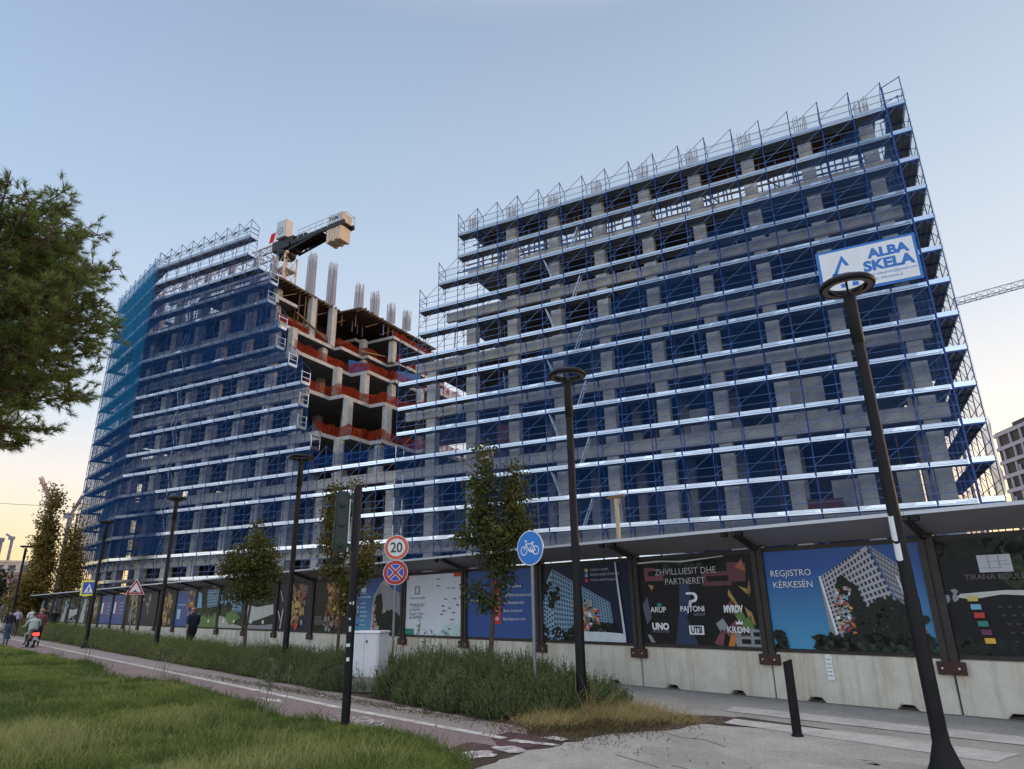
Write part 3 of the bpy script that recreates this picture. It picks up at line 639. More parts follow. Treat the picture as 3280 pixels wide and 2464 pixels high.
# company sign hung on the scaffolding near the right corner
sg = thing('advertising_sign', 'white company sign with blue border and triangle logo hung on scaffolding', 'sign', FC, RF)
sx0, sx1, sz0, sz1 = -2.93*1.8, -.06*1.8, ZL(5.83), ZL(4.40)
SB = mat('sign_blue', (.03, .17, .50), .5); SW = mat('sign_white', (.74, .74, .77), .5, var=.06, vscale=1)
MB().box(sx0, sx1, -.22, -.14, sz0, sz1).build('border', SB, sg)
pn = MB(); pn.box(sx0+.17, sx1-.15, -.235, -.2, sz0+.17, sz1-.15); pn.build('board', SW, sg)
lg = MB()
def T(b, s, x, z, size, m, y, bold=0., align='LEFT', sx=1., shear=0.):
    v, f = txt(s, size, bold, align, shear, sx); b.add([(x+a, y, z+c) for a, c in v], f, m)
H_ = sz1-sz0; cx = sx0+1.35; b0 = sz0+.62; hh = H_*.62
P_ = lambda pts, m=0: lg.poly([(cx+u*1.0, -.24, b0+v*hh) for u, v in pts], m)
P_([(-.78, .12), (-.55, .12), (-.02, .78), (.12, .60), (.32, .60), (.0, 1.0)][::-1]); P_([(-.78, .12), (-.55, .12), (-.28, .28), (-.42, .38), (-.60, .40)])
P_([(-.42, .36), (-.22, .36), (.28, .36), (.62, .0), (.36, .0), (.18, .22), (-.36, .22), (-.62, .22)]); P_([(-.3, -.16), (.02, -.16), (.02, -.02), (-.3, -.02)]); P_([(.30, -.16), (.62, -.16), (.62, -.02), (.30, -.02)])
T(lg, 'ALBA', sx0+3.72, sz1-1.02, .80, 0, -.24, .05, 'CENTER', 1.05); T(lg, 'SKELA', sx0+3.62, sz1-1.80, .86, 0, -.24, .05, 'CENTER', 1.05)
T(lg, 'E-mail: albaskela@gmail.com', sx0+3.62, sz1-2.14, .24, 0, -.24, .0, 'CENTER', .98); T(lg, 'Web: Albaskela.al', sx0+3.35, sz1-2.44, .24, 0, -.24, .0, 'CENTER')
lg.build('lettering', SB, sg)

# ------------------------------------------------------------------ tower crane on the far wing
cr_o = thing('tower_crane', 'white tower crane with black counter jib and beige counterweights above the building notch', 'crane', F(58.9, 8.3, 0), RF-R(3))
CW = mat('crane_white', (.62, .52, .47), .5, var=.1); CBK = mat('crane_black', (.012, .012, .014), .5); CBE = mat('counterweight_beige', (.62, .47, .34), .7, var=.12); CGR = mat('crane_grey', (.50, .52, .55), .5)
def lattice(b, p, q, wd, ht, step, m, tri=False, th=.09, br=.055):
    p = Vector(p); q = Vector(q); d = (q-p); L_ = d.length; d.normalize()
    up = Vector((0, 0, 1)) if abs(d.z) < .9 else Vector((0, 1, 0)); a = d.cross(up).normalized(); u = a.cross(d)
    C4 = [(-wd/2, 0), (wd/2, 0), (0, ht)] if tri else [(-wd/2, -ht/2), (wd/2, -ht/2), (wd/2, ht/2), (-wd/2, ht/2)]
    k = len(C4); n = max(1, round(L_/step)); pt_ = lambda i, c: p+d*(L_*i/n)+a*c[0]+u*c[1]
    for c in C4: b.bar(pt_(0, c), pt_(n, c), th, m=m)
    for i in range(n):
        for j in range(k):
            c, e = C4[j], C4[(j+1) % k]; b.bar(pt_(i, c), pt_(i+1, e) if (i+j) % 2 else pt_(i+1, e), br, m=m)
            b.bar(pt_(i, c), pt_(i, e), br, m=m)
            if not tri: b.bar(pt_(i, e), pt_(i+1, c), br*.8, m=m)
ms = MB(); lattice(ms, (0, 0, 11.7), (0, 0, 39.6), 1.75, 1.75, 1.75, 0, th=.15); ms.bar((0, 0, 30), (0, 0, 39.5), .3, m=0); ms.box(-.95, .95, -.95, .95, 37.9, 38.0, 0); ms.build('mast', CW, cr_o)
sl = MB(); sl.lathe([(.95, 39.6), (1.1, 39.8), (1.1, 40.2), (.8, 40.4)], n=18); sl.box(-1.3, 1.4, -1.0, 1.0, 40.3, 41.0); sl.box(-1.6, 1.8, -.8, .8, 41.0, 41.7); sl.bar((-.9, -.9, 38.9), (0, 0, 39.8), .2); sl.bar((.9, -.9, 38.9), (.2, 0, 39.8), .2); sl.build('slewing_unit', CBK, cr_o)
jb = MB(); lattice(jb, (-1.3, 0, 40.6), (-31, 0, 40.6), 1.3, 1.5, 1.7, 0, tri=True, th=.12); jb.build('jib', mat('crane_truss', (.30, .24, .25), .5), cr_o)
cj = MB()
for y in (-.75, .75):
    cj.bar((1.2, y, 40.75), (9.6, y, 40.95), .22, .5, 0); cj.bar((1.2, y, 40.0), (6.2, y, 40.75), .16, .2, 0)
    for k in range(7): cj.bar((1.4+k*.7, y, 40.05+k*.1), (1.9+k*.7, y, 40.7), .09, m=0)
for k in range(10): cj.bar((1.4+k*.85, -.75, 40.8), (1.4+k*.85, .75, 40.8), .12, m=0)
cj.box(1.4, 6, -.7, .7, 40.9, 40.96, 0); cj.box(1.8, 3.6, -.6, .5, 40.95, 41.6, 0); cj.build('counter_jib', CBK, cr_o)
rl_ = MB()
for y in (-.85, .85):
    for z in (41.5, 42.0): rl_.bar((2.6, y, z), (7.3, y, z+.15), .045)
    for k in range(6): rl_.bar((2.6+k*.92, y, 40.9), (2.6+k*.92, y, 42.1), .045)
for y in (-.7, .7):
    rl_.bar((9.7, y, 40.95), (9.7, y, 42.2), .05); rl_.bar((9.7, y, 42.1), (9.0, y, 42.1), .05)
rl_.bar((9.7, -.7, 42.1), (9.7, .7, 42.1), .05); rl_.bar((9.7, -.7, 41.5), (9.7, .7, 41.5), .05); rl_.build('hand_rail', CGR, cr_o)
for k in range(5): MB().box(7.05+k*.42, 7.05+k*.42+.385, -.75, .75, 39.0+.12*(k % 2), 40.72).build('counterweight', CBE, cr_o, bevel=.03)
hs = MB(); hs.box(7.2, 9.25, -.78, .7, 41.2, 42.35, 0); hs.build('winch_house', CBE, cr_o, bevel=.03)
tx = MB(); tx.poly([(7.28, -.792, 41.28), (9.17, -.792, 41.28), (9.17, -.792, 42.27), (7.28, -.792, 42.27)], 1); T(tx, 'TGM', 7.36, 41.55, .62, 0, -.80, .03); tx.ring((8.82, 41.78), .22, .28, -.80, 0); tx.build('logo', [CBK, CGR], cr_o)
cab = MB(); cab.box(-.75, .85, -1.15, -.15, 41.75, 44.0); cab.build('switch_cabinet', CW, cr_o, bevel=.04)
t2 = MB(); t2.poly([(-.7, -1.16, 41.8), (.8, -1.16, 41.8), (.8, -1.16, 43.9), (-.7, -1.16, 43.9)], 1); t2.ring((.0, 42.6), .36, .45, -1.168, 0); t2.bar((-.25, -1.168, 42.6), (.25, -1.168, 42.6), .06, .004, 0); t2.build('logo', [CBK, CGR], cr_o)
lt = MB(); lt.ico((1.25, -.95, 39.6), .22, 0, 1); lt.build('work_lamp', mat('lamp_glass_warm', (.9, .55, .3), .3), cr_o)
fl = thing('flag', 'small red flag flying from the jib of the tower crane', 'flag', F(60.9, 8.3, 0), RF)
fm = MB(); fm.bar((0, 0, 42.0), (0, 0, 43.9), .04, m=1)
vs = [( .0+u*1.3*.55, .1*sin(u*5), 43.85-u*1.1*0-v*1.25-(1-u)*.0) for v in (0, .33, .66, 1) for u in (0, .25, .5, .75, 1)]
vs = [(-x-.2*(43.9-z), y, z-.55*x) for x, y, z in vs]
fc = MB(); fc.add(vs, [(j*5+i, j*5+i+1, j*5+i+6, j*5+i+5) for j in range(3) for i in range(4)], 0, True); fc.build('cloth', mat('flag_red', (.62, .015, .02), .7), fl); fm.build('pole', [CGR, CGR], fl)
# ------------------------------------------------------------------ concrete barrier blocks and the hoarding on top of them
W = 2.817
BARR = stain_mat('barrier_concrete', (.56, .525, .445), (.30, .20, .11), .75, (1.5, 1.5, .10), base_var=.13, mott=3.2)
RUST = mat('rusty_plate', (.055, .025, .018), .85, var=.4, vscale=14)
DST = mat('dark_steel_post', (.030, .024, .022), .6, .1, var=.35, vscale=6)
CAN = mat('canopy_sheet', (.22, .215, .235), .55, var=.08, vscale=2)
CEDGE = mat('canopy_edge', (.55, .56, .60), .5)
NOTCH_SHADE = mat('notch_shade', (.02, .018, .015), .95)
def outline(L_, H_):
    p = [(-L_/2, 0)]
    for x in (-L_/4, L_/4): p += [(x-.17, 0), (x-.10, .085), (x+.08, .085), (x+.16, 0)]
    return p+[(L_/2, 0), (L_/2, H_), (-L_/2, H_)]
bm_ = MB(); bm_.prism(outline(W-.03, .775), 'y', 0, .5, 0)
bm_.box(-W/2+.03, W/2-.03, .22, .495, .004, .5, 1)  # added near-black backing shades the notches and stops light showing through
block = bm_.build('concrete_barrier', [BARR, NOTCH_SHADE], bevel=.012)
# a small skirt of packed dirt along the foot of each block
def bay_frame():
    r = thing('hoarding_bay', 'x', 'hoarding')
    MB().box(-W/2+.1, W/2-.1, -.02, .05, .775, .84, 0).build('bottom_rail', DST, r); MB().box(-W/2+.1, W/2-.1, -.01, .05, 2.49, 2.57, 0).build('top_rail', DST, r)
    po = MB()
    for x in (W/2-.115, W/2+.015): po.box(x, x+.10, -.075, .06, .60, 2.60, 0)
    po.box(W/2-.03, W/2+.03, -.05, .05, .70, 2.55, 0); po.build('post', DST, r, bevel=.006)
    br = MB(); br.box(W/2-.185, W/2+.185, -.095, -.012, .555, .735, 0)
    for x in (-.11, .11): br.lathe([(.022, 0), (.022, .02)], (0, 0, 0), 8, 1) if False else br.box(W/2+x-.018, W/2+x+.018, -.112, -.095, .63, .666, 1)
    br.build('bracket', [RUST, GALVD], r, bevel=.004)
    ca = MB(); ca.prism([(.06, 2.60), (.06, 2.635), (-.86, 2.885), (-.86, 2.85)], 'x', -W/2+.004, W/2-.004, 0); ca.build('canopy', CAN, r)
    ce = MB(); ce.box(-W/2+.004, W/2-.004, -.885, -.86, 2.84, 2.895, 0); ce.build('canopy_trim', CEDGE, r)
    ar = MB(); ar.bar((W/2, .0, 2.54), (W/2, -.86, 2.80), .085, .07, 0); ar.bar((W/2, .2, 1.5), (W/2, .03, 2.4), .05, m=0); ar.build('canopy_arm', DST, r)
    fl_ = MB()
    for x in (-.16, .14): fl_.box(W/2+x-.05, W/2+x+.06, -.93, -.85, 2.745, 2.825, 0); fl_.bar((W/2+x, -.88, 2.8), (W/2+x, -.86, 2.86), .03, m=0)
    fl_.build('floodlight', BLACKM, r, bevel=.008)
    return r
BW, BH, BZ = 2.60, 1.65, .84
class Print:
    """printed artwork of one banner: flat shapes 3 mm apart, u to the right, v up"""
    def __init__(s, base): s.b = MB(); s.t = MB(); s.pal = []; s.base = base
    def mi(s, m):
        if m not in s.pal: s.pal.append(m)
        return s.pal.index(m)
    def P(s, u, v, l): return (-BW/2+u*BW, -.028-.003*l, BZ+v*BH)
    def poly(s, pts, m, l=1): s.b.poly([s.P(min(1, max(0, u)), min(1, max(0, v)), l) for u, v in pts], s.mi(m)); return s
    def rect(s, u0, v0, u1, v1, m, l=1): return s.poly([(u0, v0), (u1, v0), (u1, v1), (u0, v1)], m, l)
    def text(s, st, u0, u1, v, m, l=6, bold=0., tall=1.):
        vv, f = txt(st, 1, bold); x1 = max(a for a, _ in vv); x0 = min(a for a, _ in vv); k = (u1-u0)*BW/(x1-x0)
        o = s.P(u0, v, l); s.t.add([(o[0]+(a-x0)*k, o[1], o[2]+c*k*tall) for a, c in vv], f, s.mi(m)); return s
    def grid(s, tl, tr, br, bl, nx, ny, wall, win, l=2, fill=.58):
        s.poly([tl, bl, br, tr], wall, l)
        def B(u, v): return tuple((tl[i]*(1-u)+tr[i]*u)*(1-v)+(bl[i]*(1-u)+br[i]*u)*v for i in (0, 1))
        g = (1-fill)/2
        for i in range(nx):
            for j in range(ny):
                a = [B((i+x)/nx, (j+y)/ny) for x, y in ((g, g), (g, 1-g), (1-g, 1-g), (1-g, g))]
                if all(-.001 < q[0] < 1.001 and -.001 < q[1] < 1.001 for q in a): s.poly(a, win, l+1)
        return s
    def blob(s, u, v, ru, rv, m, l=4, n=22, j=.3):
        return s.poly([(u+ru*cos(2*pi*i/n)*(1+random.uniform(-j, j)), v+rv*sin(2*pi*i/n)*(1+random.uniform(-j, j))) for i in range(n)], m, l)
    def leaves(s, u0, v0, u1, v1, m, n, r=.03, l=5):
        for i in range(n):
            u, v = random.uniform(u0, u1), random.uniform(v0, v1); s.blob(u, v, r*random.uniform(.5, 1.2), r*1.4*random.uniform(.5, 1.2), m, l+i % 3, 9, .5)
        return s
    def mosaic(s, u0, v0, u1, v1, cols, n, sz=.08, l=2):
        for i in range(n):
            u, v = random.uniform(u0, u1), random.uniform(v0, v1); a, b = sz*random.uniform(.4, 1.1), sz*random.uniform(.5, 1.5); k = random.uniform(-.6, .6)*a
            s.poly([(u-a, v-b+k), (u+a, v-b-k), (u+a, v+b-k), (u-a, v+b+k)], random.choice(cols), l+i % 4)
        return s
    def finish(s, r):
        b = MB(); b.box(-BW/2, BW/2, -.028, -.012, BZ, BZ+BH); o = b.build('banner', s.base, r)
        if s.b.f: s.b.build('picture', s.pal, o)
        if s.t.f: s.t.build('lettering', s.pal, o)
def ink(n, c): return mat('ink_'+n, c, .45, spec=.3, var=.10, vscale=2.5, bump=.12, bscale=3)
I_W = ink('white', (.66, .66, .68)); I_DIM = ink('dim', (.20, .20, .21)); I_BLK = mat('ink_black', (.010, .009, .010), .45, var=.3, vscale=3, bump=.12, bscale=3, spec=.2); I_NAVY = mat('ink_navy', (.009, .014, .038), .45, var=.25, vscale=2, bump=.12, bscale=3, spec=.2)
I_RED = ink('red', (.50, .035, .03)); I_ORG = ink('orange', (.45, .16, .04)); I_YEL = ink('yellow', (.50, .40, .10)); I_LBL = ink('light_blue', (.16, .34, .50)); I_GRN = ink('green', (.09, .17, .045)); I_TEAL = ink('teal', (.03, .20, .17)); I_PUR = ink('purple', (.13, .03, .09))
I_WALL = ink('facade', (.36, .35, .36)); I_WALLB = ink('facade_blue', (.16, .28, .40)); I_WIN = ink('window', (.03, .035, .06)); I_TREE = mat('ink_tree', (.014, .018, .014), .5, var=.4, vscale=14, spec=.2); I_LEAF = mat('ink_foliage', (.030, .042, .024), .5, var=.6, vscale=14, spec=.2)
I_BLUE = mat('ink_blue', (.028, .075, .25), .45, var=.08, vscale=1.5, spec=.3); I_SKYB = print_grad('ink_blue_fade', (.06, .26, .44), (.022, .075, .25), BZ, BZ+BH*.8)
I_PINK = ink('dusky_pink', (.16, .05, .065)); I_GREY = ink('grey', (.22, .23, .25)); I_MAP = mat('ink_map', (.60, .63, .68), .5, var=.05, vscale=2); I_MGR = ink('map_green', (.42, .56, .54)); I_GOLD = ink('gold', (.50, .33, .12)); I_BRN = ink('brown', (.20, .07, .03)); I_SAND = ink('sand', (.45, .36, .27)); I_OCH = ink('ochre', (.33, .20, .07))
def art_logo():
    p = Print(I_BLK); p.leaves(.28, .62, 1, 1, I_LEAF, 70, .05, 1); p.leaves(0, .82, 1, 1, I_TREE, 40, .06, 1); p.leaves(.0, .35, .06, .6, I_GREY, 3, .025, 1); p.leaves(0, 0, 1, .12, I_TREE, 40, .04, 1)
    p.rect(.20, .70, .36, .85, ink('pale_grey', (.42, .42, .44)), 6)
    for a in ((.25, .79, .34, .795), (.25, .735, .255, .84), (.30, .735, .305, .84), (.30, .76, .36, .765), (.2, .735, .31, .74)): p.rect(*a, I_GREY, 7)
    p.text('TIRANA BOULEVARD', .12, .52, .64, ink('bronze', (.13, .11, .10)), 7)
    p.poly([(.08, .52), (.3, .545), (.55, .535), (.8, .55), (1, .53), (1, .49), (.8, .505), (.5, .485), (.28, .51), (.13, .47), (.06, .49)], ink('torn_edge', (.46, .45, .42)), 7)
    for i, (m, tx_) in enumerate(((I_YEL, ''), (I_LBL, 'APARTAMENTE'), (I_RED, 'ZYRA'), (I_TEAL, 'DYQANE'), (I_PUR, 'HAPËSIRA TË GJELBRA'), (I_OCH if False else ink('amber', (.62, .36, .04)), 'PARKIM NËNTOKËSOR'))):
        v = .455-i*.071; u = .11+i*.008; p.rect(u, v, u+.05, v+.045, m, 8)
    for i in range(5):
        for k in range(6): p.rect(.25+k*.045+i*.01, .40-i*.071, .268+k*.045+i*.01, .412-i*.071, ink('faint', (.05, .05, .05)), 8)
    return p
def art_register():
    p = Print(I_SKYB)
    p.text('REGJISTRO', .045, .325, .735, I_W, 8, -.004); p.text('KËRKESËN', .055, .325, .615, I_W, 8, -.004)
    p.grid((.375, .71), (.70, 1.04), (.915, .0), (.445, .0), 15, 17, I_WALL, I_WIN, 2, .6)
    p.grid((.715, 1.0), (.87, .80), (.985, .0), (.915, .0), 9, 15, ink('facade_dark', (.26, .26, .28)), I_WIN, 2, .55)
    p.poly([(.37, .71), (.375, .69), (.445, 0), (.40, .0)], I_GREY, 5); p.poly([(.372, .72), (.385, .72), (.455, 0), (.44, 0)], I_W, 6); p.poly([(.84, .70), (.852, .70), (.945, 0), (.93, 0)], ink('pale', (.5, .5, .5)), 6)
    p.poly([(.465, .60), (.49, .70), (.52, .73), (.56, .66), (.60, .62), (.62, .5), (.64, .42), (.62, .1), (.5, .1), (.55, .4)], I_TREE, 5)
    p.mosaic(.455, .08, .555, .60, [I_YEL, I_ORG, I_RED, I_LBL, I_W, I_WALL, I_PINK], 95, .0115, 5); p.mosaic(.47, .05, .56, .5, [I_TREE, I_WIN], 50, .008, 8)
    p.blob(.76, .24, .17, .25, I_TREE, 9, 60, .10); p.blob(.66, .06, .22, .10, I_TREE, 9, 40, .2); p.blob(.9, .08, .10, .12, I_TREE, 9, 30, .2); p.leaves(.60, .02, .95, .42, I_TREE, 60, .03, 10); p.leaves(.62, .15, .9, .42, I_LEAF, 20, .010, 13); p.leaves(.30, 0, .52, .13, I_TREE, 36, .03, 10); p.leaves(.28, 0, 1, .07, I_LEAF, 26, .02, 11); p.leaves(0, 0, .08, .15, I_TREE, 14, .03, 10)
    return p
def art_partners():
    p = Print(I_BLK)
    p.text('ZHVILLUESIT DHE', .17, .71, .805, ink('silver', (.42, .41, .41)), 10, -.006); p.text('PARTNERËT', .26, .61, .69, ink('silver', (.42, .41, .41)), 10, -.006)
    p.rect(.06, .74, .24, .9, I_PINK, 1); p.rect(.10, .80, .21, .86, I_BLK, 2); p.rect(.58, .66, .82, .82, ink('wine', (.10, .035, .045)), 1); p.rect(.62, .71, .8, .77, I_BLK, 2); p.poly([(.78, .70), (.93, .70), (.95, .9), (.80, .92)], ink('wine', (.1, .035, .045)), 2)
    p.poly([(.38, .70), (.46, .72), (.47, .52), (.42, .3), (.5, 0), (.3, 0), (.36, .4)], ink('deep_blue', (.018, .035, .08)), 1); p.poly([(.02, .45), (.07, .55), (.10, .30), (.05, .22)], ink('slate', (.08, .09, .12)), 1); p.rect(.16, .42, .20, .47, I_TEAL, 1); p.poly([(.09, .70), (.12, .62), (.14, .68)], I_OCH, 1)
    p.poly([(.86, .86), (.92, .95), (.94, .80)], ink('rust', (.28, .10, .04)), 4); p.poly([(.87, .65), (.93, .56), (.96, .72), (.94, .53), (.965, .60)], I_OCH, 4)
    for pts, m in (([(.79, .62), (.84, .48), (.86, .42), (.83, .45), (.78, .55)], I_OCH), ([(.90, .42), (.95, .36), (.97, .22), (.92, .30)], I_OCH), ([(.76, .43), (.80, .5), (.84, .36), (.78, .34)], I_PINK), ([(.80, .40), (.86, .44), (.9, .30), (.84, .26)], I_GRN), ([(.84, .25), (.94, .33), (.96, .16), (.9, .12)], I_GRN), ([(.66, .24), (.72, .30), (.76, .2), (.70, .12)], I_GREY), ([(.63, .02), (.70, .18), (.73, .16), (.70, .0)], I_PINK), ([(.72, .16), (.82, .28), (.84, .22), (.76, .1)], I_PINK), ([(.74, .0), (.79, .2), (.82, .14), (.79, .0)], I_ORG)): p.poly(pts, m, 3)
    p.poly([(.80, .04), (.83, .2), (1, .18), (1, .0), (.81, .0)], I_GREY, 5); p.rect(.85, .11, .92, .155, I_BLK, 6); p.rect(.945, .11, .99, .155, I_BLK, 6); p.rect(.85, .03, .92, .08, I_BLK, 6); p.rect(.945, .03, .99, .08, I_BLK, 6)
    p.poly([(.05, .1), (.08, .1), (.12, .01), (.08, .01)], I_GREY, 3)
    p.poly([(0, .955), (.25, .965), (.42, .945), (.78, .985), (.78, .995), (.4, .965), (.2, .985), (0, .975)], ink('torn', (.42, .40, .37)), 8)
    p.leaves(.2, .84, .7, .98, I_TREE, 30, .04, 2); p.leaves(.25, .86, .6, .95, I_LEAF, 12, .025, 4)
    p.text('ARUP', .10, .245, .365, I_W, 10, .01); p.text('PAJTONI', .375, .58, .375, I_W, 10, .02); p.text('GROUP', .485, .585, .325, I_DIM, 10); p.text('MVRDV', .74, .89, .365, I_W, 10, .05, 1.5)
    p.text('UNO', .105, .26, .165, I_W, 10, .05); p.text('ARCHITECTURE', .105, .26, .13, I_DIM, 10); p.text('KRON', .75, .915, .145, I_W, 10, .012); p.text('CONSTRUCTION', .755, .915, .105, I_DIM, 10)
    p.rect(.435, .115, .56, .215, I_W, 9); p.text('UTSI', .45, .545, .135, I_BLK, 10, .04, 1.3)
    p.poly([(.822, .235), (.875, .235), (.875, .28), (.86, .255), (.85, .29), (.838, .255), (.822, .27)], I_W, 9)
    # the rounded P mark
    c = (.49, .535)
    arc = [(c[0]+.042*cos(t), c[1]+.058*sin(t)) for t in [R(a) for a in range(100, -95, -15)]]+[(c[0]+.018*cos(t), c[1]+.026*sin(t)) for t in [R(a) for a in range(-90, 105, 15)]]
    p.poly(arc, I_W, 9); p.rect(.435, .568, .486, .593, I_W, 9); p.poly([(.447, .44), (.468, .44), (.474, .505), (.494, .505), (.494, .478), (.480, .475), (.463, .5)], I_W, 9); p.poly([(.45, .44), (.472, .44), (.482, .50), (.457, .50)], I_W, 9)
    return p
def art_invest():
    p = Print(I_NAVY)
    p.grid((.13, .96), (.775, .49), (.805, .13), (.13, .03), 22, 13, I_WALLB, I_WIN, 2, .56); p.poly([(.125, .96), (.0, .66), (.0, .03), (.13, .03)], ink('facade_pale', (.20, .33, .44)), 2)
    for i in range(4):
        for j in range(11):
            v = .64-j*.055+(i*.07)*(1-j/11); p.rect(.01+i*.03, v-.02, .03+i*.03, v+.012, I_WIN, 3)
    p.leaves(.0, .42, .2, .78, I_TREE, 26, .028, 5); p.leaves(0, 0, .45, .16, I_TREE, 70, .026, 6); p.leaves(0, 0, .4, .12, I_WALLB, 20, .012, 8)
    p.mosaic(.40, .14, .64, .40, [I_ORG, I_RED, I_SAND, I_W, I_GREY, I_BRN, I_TREE, I_YEL], 90, .02, 5); p.mosaic(.38, .36, .56, .52, [I_SAND, I_WALL, I_BRN, I_TREE], 22, .03, 5); p.leaves(.55, .12, .82, .22, I_TREE, 26, .025, 8)
    p.poly([(.44, .0), (.925, .0), (.925, .105), (.7, .12), (.55, .12), (.44, .125)], ink('bare_board', (.50, .55, .58)), 12)
    p.poly([(.385, .98), (.40, .98), (.425, .55), (.41, .4), (.40, .55)], I_GREY, 12); p.poly([(.855, 1.0), (.868, 1.0), (.885, .7), (.905, .4), (.925, .1), (.905, .1), (.885, .4), (.868, .7)], ink('torn_strip', (.50, .52, .54)), 12)
    for v, m, t_, u1 in ((.905, I_YEL, 'INVESTIM I SIGURT', .785), (.84, I_LBL, 'RRITJE E VLERËS SË PRONËS', .895), (.77, I_RED, 'KTHIM I LARTË FINANCIAR', .875)):
        p.rect(.525, v-.012, .557, v+.032, m, 9); p.text(t_, .585, u1, v, ink('silver', (.42, .41, .41)), 9)
    return p
def art_contact():
    p = Print(I_BLUE); p.text('TIRANA BOULEVARD', .07, .36, .53, I_W, 4, .01); p.rect(.415, .20, .51, .83, I_RED, 3)
    for v, t_, u1 in ((.725, '+355 69 440 9999', .80), (.60, 'info@tiranaboulevard.al', .93), (.49, 'tiranaboulevard.al', .83), (.375, 'tirana_boulevard', .81), (.255, 'Buzë Bulevardit të Ri', .85)):
        p.text(t_, .55, u1, v, I_W, 4); p.blob(.462, v+.02, .022, .026, I_W, 5, 14, .04); p.blob(.462, v+.02, .011, .013, I_RED, 6, 10, .04)
    return p
def art_map():
    p = Print(I_MAP); g_ = ink('map_line', (.40, .43, .47)); dk = ink('map_text', (.16, .17, .19))
    p.rect(.165, .67, .265, .82, ink('logo_grey', (.30, .28, .26)), 2); p.rect(.20, .70, .235, .79, I_MAP, 3); p.text('TIRANA BOULEVARD', .085, .37, .595, dk, 3)
    for v, m, t_, u1 in ((.495, I_RED, 'PARKU I BULEVARDIT', .36), (.455, I_MAP, 'SHESHI I RI', .33), (.40, I_LBL, 'Stacioni', .27), (.335, I_GREY, 'Lumi i Tiranës', .34), (.27, I_TEAL, 'Qendra', .32)):
        p.rect(.085, v-.01, .11, v+.025, m, 3); p.text(t_, .135, u1, v, dk, 3)
    for i in range(26):
        u, v = random.uniform(.42, 1), random.uniform(0, 1); a = random.uniform(0, pi); k = random.uniform(.05, .3); p.poly([(u, v), (u+cos(a)*k, v+sin(a)*k), (u+cos(a)*k+.004, v+sin(a)*k+.004), (u+.004, v+.004)], ink('map_road', (.52, .55, .60)), 1)
    p.blob(.83, .08, .16, .11, I_MGR, 2, 26, .2); p.blob(.7, .02, .1, .06, I_MGR, 2, 20, .2)
    for i in range(13): u, v = random.uniform(.58, .88), random.uniform(.1, .92); p.blob(u, v, .012, .014, random.choice([I_RED, I_TEAL, I_GREY, dk]), 4, 8, .2); p.rect(u+.012, v-.008, u+.045, v+.008, random.choice([dk, I_TEAL, I_PINK]), 4)
    p.rect(0, 0, .17, .10, I_TEAL, 3); p.rect(0, .93, .05, 1, I_RED, 3); p.rect(.86, .94, 1, 1, I_RED, 3)
    return p
def art_blue(full=True):
    p = Print(I_SKYB); p.rect(.13, .72, .23, .88, ink('logo_pale', (.42, .47, .52)), 2); p.text('TIRANA BOULEVARD', .05, .34, .64, I_W, 3, .02)
    for v, m in ((.52, I_RED), (.44, I_W), (.36, I_YEL), (.28, I_RED), (.2, I_LBL), (.12, I_NAVY)): p.rect(.05, v, .08, v+.045, m, 3); p.rect(.12, v+.01, random.uniform(.22, .34), v+.035, ink('pale_text', (.3, .4, .48)), 3)
    p.poly([(.36, .0), (.40, .65), (.55, .90), (.66, .98), (.80, .75), (.97, .65), (.97, .0)], I_WALL, 2)
    p.grid((.58, .90), (.97, .70), (.97, .25), (.58, .45), 14, 11, I_WALL, I_WIN, 3, .5); p.grid((.40, .62), (.57, .90), (.57, .4), (.42, .05), 7, 12, ink('facade_mid', (.3, .3, .31)), I_WIN, 3, .5)
    p.blob(.53, .42, .09, .30, I_TREE, 6, 26, .15); p.blob(.78, .18, .22, .24, I_TREE, 6, 30, .2); p.leaves(.5, 0, .98, .35, I_TREE, 40, .04, 7); p.mosaic(.42, .05, .5, .5, [I_RED, I_ORG, I_W, I_WALL], 24, .018, 6)
    return p
def art_golden(nl=True):
    p = Print(I_NAVY if nl else I_BLK); p.mosaic(.38, .35, .82, .95, [I_GOLD, I_ORG, I_BRN, I_SAND, I_OCH, I_BRN, I_BLK], 60, .055, 2); p.mosaic(.42, .25, .75, .7, [I_YEL, I_GOLD, I_BRN, I_OCH], 24, .05, 4); p.leaves(.35, .1, .7, .35, I_BRN, 12, .05, 6)
    if nl:
        for a in ([(.07, .85), (.1, .85), (.2, .62), (.17, .62)], [(.03, .4), (.06, .42), (.16, .2), (.13, .19)], [(.36, .02), (.4, .02), (.68, .43), (.64, .43)], [(.13, .02), (.17, .02), (.22, .45), (.18, .45)], [(.35, .17), (.44, .17), (.44, .2), (.35, .2)]): p.poly(a, I_SAND, 8)
        p.text('MODERN', .66, .92, .88, I_DIM, 8); p.text('LIVING', .68, .92, .78, I_DIM, 8); p.blob(.62, .08, .05, .07, I_RED, 8)
        p.rect(.75, .12, .82, .22, I_GREY, 8)
    else:
        p.text('NEW', .08, .26, .22, I_DIM, 8); p.text('PERSPECTIVE', .08, .52, .13, I_DIM, 8); p.leaves(.35, .0, .55, .3, I_GREY, 10, .035, 8)
    return p
